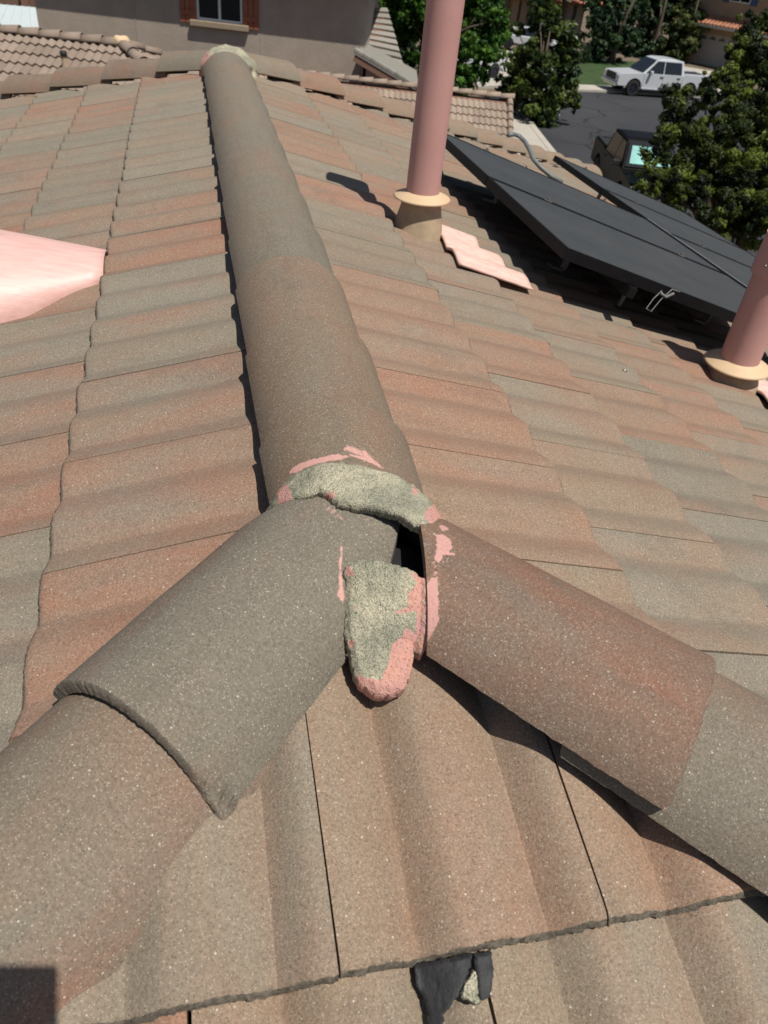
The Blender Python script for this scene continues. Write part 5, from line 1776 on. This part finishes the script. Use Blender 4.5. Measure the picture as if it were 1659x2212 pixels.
def pickup(label, loc, heading, paint, sunshade=False, rack=False):
    """x forward, origin on the ground below the middle"""
    t = empty('pickup_truck', label, 'truck', loc, rotz=heading)
    HW = .98
    fx, rx, wr_ = 1.90, -1.78, .40
    low, belt, hood = .42, 1.18, 1.14
    ol = [(2.95, .50), (2.98, .62), (2.97, .98), (2.88, 1.10), (1.45, 1.20), (-1.22, 1.22), (-1.22, 1.26), (-2.86, 1.26), (-2.92, 1.20), (-2.92, .62), (-2.88, .50)]
    ol += [(rx - .50, .50)] + arc_pts(rx, .42, .50, 170, 10) + [(rx + .50, .42)]
    ol += [(fx - .50, .42)] + arc_pts(fx, .42, .50, 170, 10) + [(fx + .50, .50)]
    bm = bmesh.new()
    side_prism(bm, ol, HW)
    body = bm_obj('body', bm, paint, t, bevel=.075)
    # bed well: flat dark sheet on the closed body paints the hollow's shade (rim on top)
    bm = bmesh.new()
    add_box(bm, (-2.04, 0, 1.263), (1.50, 1.50, .012))
    bm_obj('bed_shade', bm, M_BLACKPLASTIC, t)
    for y in (-.86, .86):
        bm = bmesh.new(); add_box(bm, (-2.04, y, 1.29), (1.60, .14, .06)); bm_obj('bed_rail', bm, M_BLACKPLASTIC if rack else paint, t, bevel=.015)
    bm = bmesh.new(); add_box(bm, (-2.85, 0, 1.285), (.10, 1.8, .05)); bm_obj('tailgate_top', bm, M_BLACKPLASTIC if rack else paint, t, bevel=.015)
    # cab
    b = [(1.48, .95, 1.17), (-1.24, .95, 1.19), (-1.08, .76, 1.90), (.58, .76, 1.90)]
    bm = bmesh.new()
    A = [bm.verts.new((x, y, z)) for x, y, z in b]; Bv = [bm.verts.new((x, -y, z)) for x, y, z in b]
    rm = [bm.verts.new((-.5, .72, 1.955)), bm.verts.new((-.5, -.72, 1.955)), bm.verts.new((.3, .70, 1.95)), bm.verts.new((.3, -.70, 1.95))]
    bm.faces.new((A[0], A[1], A[2], A[3])); bm.faces.new((Bv[3], Bv[2], Bv[1], Bv[0]))
    bm.faces.new((A[3], Bv[3], Bv[0], A[0])); bm.faces.new((A[1], Bv[1], Bv[2], A[2]))
    bm.faces.new((A[2], Bv[2], rm[1], rm[0])); bm.faces.new((rm[0], rm[1], rm[3], rm[2])); bm.faces.new((rm[2], rm[3], Bv[3], A[3]))
    bm.faces.new((A[3], A[2], rm[0], rm[2])); bm.faces.new((Bv[2], Bv[3], rm[3], rm[1])); bm.faces.new((A[1], A[0], Bv[0], Bv[1]))
    bm_obj('cab', bm, paint, t, bevel=.03)
    # side glass, slightly proud of the tapering sides
    def side_pt(x, z, s):
        k = (z - 1.18) / .72
        return (x, s * (.955 - .19 * k + .006), z)
    for s in (-1, 1):
        for pts in ([(1.28, 1.22), (.16, 1.22), (.16, 1.83), (.64, 1.83)], [(.11, 1.22), (-1.05, 1.22), (-.96, 1.83), (.11, 1.83)]):
            bm = bmesh.new()
            f = [bm.verts.new(side_pt(x, z, s)) for x, z in pts]
            bm.faces.new(f if s < 0 else f[::-1])
            bm_obj('side_window', bm, M_GLASS, t)
        bm = bmesh.new(); add_box(bm, (1.02, s * 1.08, 1.27), (.16, .22, .18)); bm_obj('mirror', bm, M_BLACKPLASTIC if rack else paint, t, bevel=.03)
        for x in (.12, -1.0):
            bm = bmesh.new(); add_box(bm, (x + .12, s * (HW + .012), 1.06), (.20, .03, .05)); bm_obj('door_handle', bm, M_BLACKPLASTIC, t)
        for x in (1.36, .13, -1.15):
            bm = bmesh.new(); add_box(bm, (x, s * (HW + .001), .82), (.012, .006, .62)); bm_obj('door_gap', bm, M_BLACKPLASTIC, body)
        bm = bmesh.new(); add_box(bm, (.1, s * (HW - .02), .40), (2.5, .16, .07)); bm_obj('running_board', bm, M_CHROME if not rack else M_BLACKPLASTIC, t, bevel=.02)
        bm = bmesh.new(); add_box(bm, (2.93, s * .78, .92), (.10, .34, .22)); bm_obj('headlight', bm, M_LAMP, t, bevel=.03)
        bm = bmesh.new(); add_box(bm, (-2.90, s * .90, 1.02), (.08, .17, .34)); bm_obj('tail_light', bm, M_REDLAMP, t, bevel=.02)
        for x in (fx, rx): wheel(t, x, s * .86, wr_, s)
    bm = bmesh.new(); f = [bm.verts.new(v) for v in ((1.405, .86, 1.235), (1.405, -.86, 1.235), (.66, -.70, 1.85), (.66, .70, 1.85))]
    for v in f: v.co += Vector((.03, 0, .035))
    bm.faces.new(f[::-1]); bm_obj('windscreen', bm, M_GLASS, t)
    if sunshade:
        bm = bmesh.new(); f = [bm.verts.new(v) for v in ((1.32, .72, 1.305), (1.32, -.72, 1.305), (.80, -.62, 1.735), (.80, .62, 1.735))]
        for v in f: v.co += Vector((.042, 0, .047))
        bm.faces.new(f[::-1]); bm_obj('sunshade', bm, M_SHADE, t)
    bm = bmesh.new(); f = [bm.verts.new(v) for v in ((-1.23, .72, 1.32), (-1.23, -.72, 1.32), (-1.125, -.62, 1.80), (-1.125, .62, 1.80))]
    bm.faces.new(f); bm_obj('rear_window', bm, M_GLASS, t)
    bm = bmesh.new(); add_box(bm, (2.985, 0, .90), (.06, 1.16, .36)); bm_obj('grille', bm, M_BLACKPLASTIC, t, bevel=.02)
    bm = bmesh.new(); add_box(bm, (3.0, 0, .56), (.16, 1.92, .22)); bm_obj('front_bumper', bm, M_CHROME if not rack else M_BLACKPLASTIC, t, bevel=.04)
    bm = bmesh.new(); add_box(bm, (-2.98, 0, .58), (.18, 1.88, .20)); bm_obj('rear_bumper', bm, M_CHROME, t, bevel=.04)
    if rack:
        for x in (-1.5, -2.2):
            bm = bmesh.new()
            add_tube(bm, [(x, -.5, 1.28), (x, -.5, 1.62)], .025, 8); add_tube(bm, [(x, -.1, 1.28), (x, -.1, 1.62)], .025, 8); add_tube(bm, [(x, -.5, 1.45), (x, -.1, 1.45)], .025, 8)
            bm_obj('rack', bm, M_ALU, t)
    return t

tw = on_ground(1355, 196); tw2 = on_ground(1500, 203)
pickup('white crew-cab pickup truck with dark wheels parked at the kerb by the lawn', (27.0, 46.35 - .55, GZ), math.pi + .01, M_CAR_WHITE)
pickup('black pickup truck with a turquoise sunshade behind its windscreen, partly behind the bush', (14.5, 24.0, GZ), math.radians(-104), M_CAR_BLACK, True, True)

def sedan(label, loc, heading):
    t = empty('parked_car', label, 'car', loc, rotz=heading)
    HW = .88
    fx, rx = 1.38, -1.35
    ol = [(2.28, .38), (2.32, .60), (2.15, .78), (1.15, .92), (-1.55, .96), (-2.20, .92), (-2.28, .70), (-2.25, .38), (rx - .40, .34)] + arc_pts(rx, .34, .40, 170, 10) + [(fx - .40, .30)] + arc_pts(fx, .34, .40, 170, 10) + [(fx + .42, .36)]
    bm = bmesh.new(); side_prism(bm, ol, HW); bm_obj('body', bm, M_CAR_WHITE, t, bevel=.06)
    bm = bmesh.new()
    b = [(1.2, .80, .90), (-1.65, .80, .93), (-.95, .58, 1.40), (.25, .58, 1.42)]
    A = [bm.verts.new(v) for v in b]; Bv = [bm.verts.new((x, -y, z)) for x, y, z in b]
    for f in (A, Bv[::-1], (A[3], Bv[3], Bv[0], A[0]), (A[1], Bv[1], Bv[2], A[2]), (A[2], Bv[2], Bv[3], A[3]), (A[1], A[0], Bv[0], Bv[1])): bm.faces.new(f)
    bm_obj('cabin_glass', bm, M_GLASS, t, bevel=.03)
    bm = bmesh.new(); add_box(bm, (-.35, 0, 1.42), (1.25, 1.14, .05)); bm_obj('roof_panel', bm, M_CAR_WHITE, t, bevel=.02)
    for s in (-1, 1):
        bm = bmesh.new(); add_box(bm, (2.22, s * .62, .70), (.14, .36, .13)); bm_obj('headlight', bm, M_LAMP, t, bevel=.02)
        bm = bmesh.new(); add_box(bm, (-2.22, s * .62, .80), (.10, .36, .14)); bm_obj('tail_light', bm, M_REDLAMP, t, bevel=.02)
        bm = bmesh.new(); add_box(bm, (.85, s * .95, .96), (.12, .16, .11)); bm_obj('mirror', bm, M_CAR_WHITE, t, bevel=.02)
        for x in (fx, rx): wheel(t, x, s * .78, .33, s)
    return t
g_ = on_ground(1135, 112); sedan('white car parked on the driveway, mostly hidden by the magnolia crown', (g_.x, g_.y, GZ + .115), math.radians(-25))
g_ = on_ground(1052, 172); sedan('white car behind the bright green tree at the edge of the driveway', (g_.x - 1.2, g_.y + .3, GZ + .11), math.radians(200))

# ================================================================== TREES
def tree(name, label, base, height, trunk_r, blobs, leafmat, nleaf, leaf, seed, group=None, lean=(0, 0), stem_h=None, aspect=2.0, flowers=0, cat='tree', density_skin=.55):
    """blobs: (x, y, z, r) clumps relative to base"""
    rn = random.Random(seed)
    t = empty(name, label, cat, base, group)
    bm = bmesh.new()
    h = stem_h or height * .8
    add_tube(bm, [(lean[0] * k * k, lean[1] * k * k, h * k) for k in (0, .2, .45, .7, 1)], [trunk_r * q for q in (1.25, 1, .75, .5, .2)], 10)
    for b in blobs:
        s = rn.uniform(.25, .6)
        p0 = Vector((lean[0] * s * s, lean[1] * s * s, min(h * s, b[2] * .8)))
        p2 = Vector(b[:3])
        p1 = (p0 + p2) / 2 + Vector((0, 0, .15))
        add_tube(bm, [p0, p1, p2], [trunk_r * .4, trunk_r * .26, trunk_r * .1], 6)
    bm_obj('trunk', bm, M_BARK, t, smooth=True)
    vol = [b[3] ** 2.2 for b in blobs]; tot = sum(vol)
    V = np.zeros((nleaf * 4, 3)); tint = np.zeros(nleaf * 4)
    k = 0
    for b, v in zip(blobs, vol):
        cnt = int(nleaf * v / tot)
        # a handful of sub-clumps per blob, so that the outline is uneven
        subs = []
        for _ in range(max(12, int(26 + b[3] * 12))):
            d = Vector((rn.gauss(0, 1), rn.gauss(0, 1), rn.gauss(0, 1))).normalized()
            subs.append((Vector(b[:3]) + d * b[3] * rn.uniform(.35, 1.08), b[3] * rn.choice((.12, .18, .24, .32)), rn.uniform(-.55, .5)))  # random clump tint, spread wide to paint lit clumps and dark hollows
        for _ in range(cnt):
            c, r, tn = rn.choice(subs)
            d = Vector((rn.gauss(0, 1), rn.gauss(0, 1), rn.gauss(0, 1))).normalized()
            p = c + Vector((d.x, d.y, d.z * .75)) * r * (rn.random() ** .4) * rn.uniform(.7, 1.25)
            a = (d + Vector((rn.uniform(-.9, .9), rn.uniform(-.9, .9), rn.uniform(-.3, .9)))).normalized()
            u = a.orthogonal().normalized()
            ang = rn.uniform(0, 6.28)
            w = a.cross(u)
            u2 = u * math.cos(ang) + w * math.sin(ang); w2 = a.cross(u2)
            sz = leaf * rn.uniform(.6, 1.3)
            for q, (x, y) in enumerate(((-.5, 0), (0, -.5 / aspect), (.5, 0), (0, .5 / aspect))):
                V[k * 4 + q] = p + u2 * (x * sz) + w2 * (y * sz) + a * (0.12 * sz if q in (0, 2) else 0)
            tint[k * 4:k * 4 + 4] = min(1, max(0, rn.uniform(.2, .6) + tn)) ** 1.6
            k += 1
    V = V[:k * 4]
    me = bpy.data.meshes.new('crown')
    me.from_pydata(V.tolist(), [], [(i * 4, i * 4 + 1, i * 4 + 2, i * 4 + 3) for i in range(k)])
    me.materials.append(leafmat)
    at = me.attributes.new('tint', 'FLOAT', 'POINT')
    at.data.foreach_set('value', tint[:k * 4].astype(np.float32))
    link(bpy.data.objects.new('crown', me), t)
    for i in range(flowers):
        b = rn.choice(blobs)
        d = Vector((rn.uniform(-.6, .8), rn.uniform(-1, -.5), rn.uniform(-.4, .6))).normalized()
        c = Vector(b[:3]) + d * b[3] * 1.0
        bm = bmesh.new()
        for q in range(7):
            a = 2 * math.pi * q / 7
            pts = [c, c + Vector((.10 * math.cos(a - .35), .10 * math.sin(a - .35), .05)), c + Vector((.17 * math.cos(a), .17 * math.sin(a), .10)), c + Vector((.10 * math.cos(a + .35), .10 * math.sin(a + .35), .05))]
            bm.faces.new([bm.verts.new(p) for p in pts])
        bm_obj('flower', bm, M_FLOWER, t)
    return t

def px_blobs(base, lst):
    """lst: (photo x, y, radius in photo pixels, depth)"""
    out = []
    for x, y, r, d in lst:
        p = at_depth(x, y, d) - base
        out.append((p.x, p.y, p.z, r * d / FPX))
    return out

# bright broadleaf behind the tall pipe
b1 = at_depth(955, 60, 31); b1 = Vector((b1.x, b1.y, GZ))
tree('broadleaf_tree', 'bright green maple-like tree behind the garage roof and the tall flue pipe', b1, 9, .18,
     px_blobs(b1, [(1040, 20, 62, 31), (1050, 75, 55, 31.3), (1020, 130, 50, 31), (985, 175, 40, 31), (860, 20, 60, 32), (850, 85, 40, 33), (900, -40, 80, 31), (1000, -60, 90, 31), (940, 60, 70, 32), (930, 140, 55, 32), (1075, 45, 30, 30.6), (1045, 110, 34, 30.5), (880, 150, 30, 33)]),
     M_LEAF_BRIGHT, 36000, .18, 3, aspect=1.4, stem_h=5.0)
# magnolia
b2 = on_ground(1150, 262); b2.z = GZ
dm = float((np.array(b2) - CAM) @ fwd)
tree('magnolia_tree', 'glossy dark magnolia with a few white flowers standing at the kerb', b2, 8, .13,
     px_blobs(b2, [(1180, 5, 34, dm), (1195, 50, 44, dm - .3), (1165, 30, 30, dm - .6), (1190, 100, 55, dm), (1160, 140, 48, dm - .8), (1205, 150, 42, dm - .5), (1120, 175, 40, dm - .4), (1165, 200, 55, dm - 1), (1215, 205, 34, dm), (1110, 215, 28, dm), (1180, 245, 34, dm - .8), (1130, 130, 36, dm + .5), (1225, 120, 26, dm), (1095, 180, 22, dm), (1235, 90, 18, dm), (1240, 225, 14, dm - .5), (1118, 60, 16, dm)]),
     M_LEAF_MAG, 26000, .24, 5, aspect=2.2, flowers=7, stem_h=3.6)
# dark evergreens across the street
b3 = on_ground(1318, 140); b3.z = GZ
d3 = float((np.array(b3) - CAM) @ fwd)
tree('evergreen_tree', 'dusky green tree with a leaning trunk on the lawn behind the white pickup', b3, 9, .22,
     px_blobs(b3, [(1300, 10, 48, d3), (1345, 20, 45, d3), (1285, 65, 36, d3 - 1), (1330, 80, 44, d3 - 1), (1300, -50, 60, d3), (1365, 90, 30, d3), (1350, -20, 50, d3), (1290, 105, 22, d3 - 1)]),
     M_LEAF_DARK, 24000, .28, 9, lean=(.8, 0), aspect=1.6, group=None, stem_h=4.6)
b4 = on_ground(1405, 128); b4.z = GZ
d4 = float((np.array(b4) - CAM) @ fwd)
tree('evergreen_tree', 'deep green tree filling the gap between the leaning tree and the olive one', b4, 9, .22,
     px_blobs(b4, [(1400, 20, 45, d4), (1420, 75, 40, d4), (1395, 110, 26, d4), (1390, -40, 60, d4), (1430, -30, 50, d4)]),
     M_LEAF_DARK, 24000, .28, 10, aspect=1.6, stem_h=4.5)
b5 = on_ground(1470, 134); b5.z = GZ
d5 = float((np.array(b5) - CAM) @ fwd)
tree('olive_tree', 'olive green rounded tree beside the beige house with blue shutters', b5, 9, .2,
     px_blobs(b5, [(1465, 15, 42, d5), (1480, 65, 40, d5 - 1), (1450, 100, 32, d5 - 1), (1490, 100, 22, d5 - 1), (1460, -45, 52, d5), (1495, 30, 22, d5 - 1)]),
     M_LEAF_OLIVE, 26000, .26, 11, aspect=1.6, stem_h=4.5)
# distant trees behind the taupe house, right
b6 = at_depth(850, 60, 38); b6 = Vector((b6.x, b6.y, GZ))
tree('shade_tree', 'dark tree in shade beyond the grey stepped roof', b6, 8, .2, px_blobs(b6, [(830, 10, 50, 38), (860, 60, 40, 38), (880, 110, 35, 38), (900, 20, 50, 38), (870, -50, 70, 38)]), M_LEAF_DARK, 14000, .24, 12)
# hedge tree near the road, right edge: loose clumps, deep gaps
b7 = at_depth(1640, 420, 15); b7 = Vector((b7.x, b7.y, GZ))
tree('yew_tree', 'big near bush with dark hollows and sunlit yellow-green tips beside the black pickup', b7, 5.5, .16,
     px_blobs(b7, [(1455, 230, 42, 15.6), (1480, 290, 62, 15.4), (1430, 330, 40, 15.0), (1410, 390, 34, 14.6), (1540, 350, 80, 15), (1470, 400, 58, 14.8), (1600, 430, 80, 14.6), (1540, 480, 50, 14.4), (1640, 330, 85, 15.2), (1570, 250, 60, 15.8), (1660, 480, 60, 14.2), (1520, 210, 28, 16), (1400, 430, 16, 14.4), (1700, 250, 80, 15), (1460, 470, 30, 14.4), (1700, 400, 90, 14.6)]),
     M_LEAF_NEAR, 130000, .095, 13, aspect=2.6, stem_h=3.4)
b8 = at_depth(1640, 130, 20); b8 = Vector((b8.x, b8.y, GZ))
tree('yew_tree', 'taller dark tree rising behind the big near bush by the garage driveway', b8, 6.5, .16,
     px_blobs(b8, [(1640, 60, 45, 20), (1600, 130, 50, 20), (1650, 170, 60, 20), (1570, 185, 38, 19.6), (1690, 100, 70, 20), (1535, 175, 22, 19.6), (1630, 230, 60, 19.5)]),
     M_LEAF_NEAR, 70000, .11, 14, aspect=2.4, stem_h=4.5)
# low shrubs
b9 = on_ground(1185, 122); b9.z = GZ
tree('shrub', 'round clipped shrub by the door of the red-roofed house', on_ground(1098, 92), 1.5, .06, [(0, -1, .8, .7), (.5, -1, .7, .6), (-.5, -1, .7, .6)], M_LEAF_DARK, 2500, .12, 21, cat='shrub', stem_h=.8)
gr_ = on_ground(905, 193); 
tree('shrub', 'patch of dry yellow grass by the driveway beyond the garage ridge', on_ground(893, 190), .9, .03, [(0, 0, .35, .45), (.5, 0, .3, .4), (1.0, .1, .3, .4)], M_LEAF_OLIVE, 1500, .16, 22, cat='shrub', stem_h=.4, aspect=6)
for i, (x, y) in enumerate(((1255, 138), (1275, 136), (1360, 118), (1385, 122))):
    tree('shrub', ('low dark shrub at the left end of the lawn bed', 'low dark shrub beside the leaning trunk on the lawn bed', 'low dark shrub at the back of the lawn bed under the trees', 'low dark shrub where the lawn bed meets the olive tree')[i],
         on_ground(x, y), 1.2, .05, [(0, 0, .55, .6), (.4, .2, .5, .5)], M_LEAF_DARK, 1600, .12, 30 + i, cat='shrub', stem_h=.6)

# ================================================================== the phone held at the taking position, out of frame: its corner shades the lower left hip cap
phone = bpy.data.objects.new('smartphone', None)
phone.empty_display_size = .05
pm = cam.matrix_world.copy()
pm.translation = pm @ Vector((-.012, -.045, .010))
phone.matrix_local = pm
tag(link(phone), 'dark smartphone held above the hip whose corner shades the lower left hip cap', 'phone')
bm = bmesh.new(); add_box(bm, (0, 0, .005), (.082, .160, .008)); bm_obj('case', bm, M_BLACKPLASTIC, phone, bevel=.003)
bm = bmesh.new(); add_box(bm, (0, 0, .0096), (.076, .154, .001)); bm_obj('screen', bm, M_GLASS, phone)
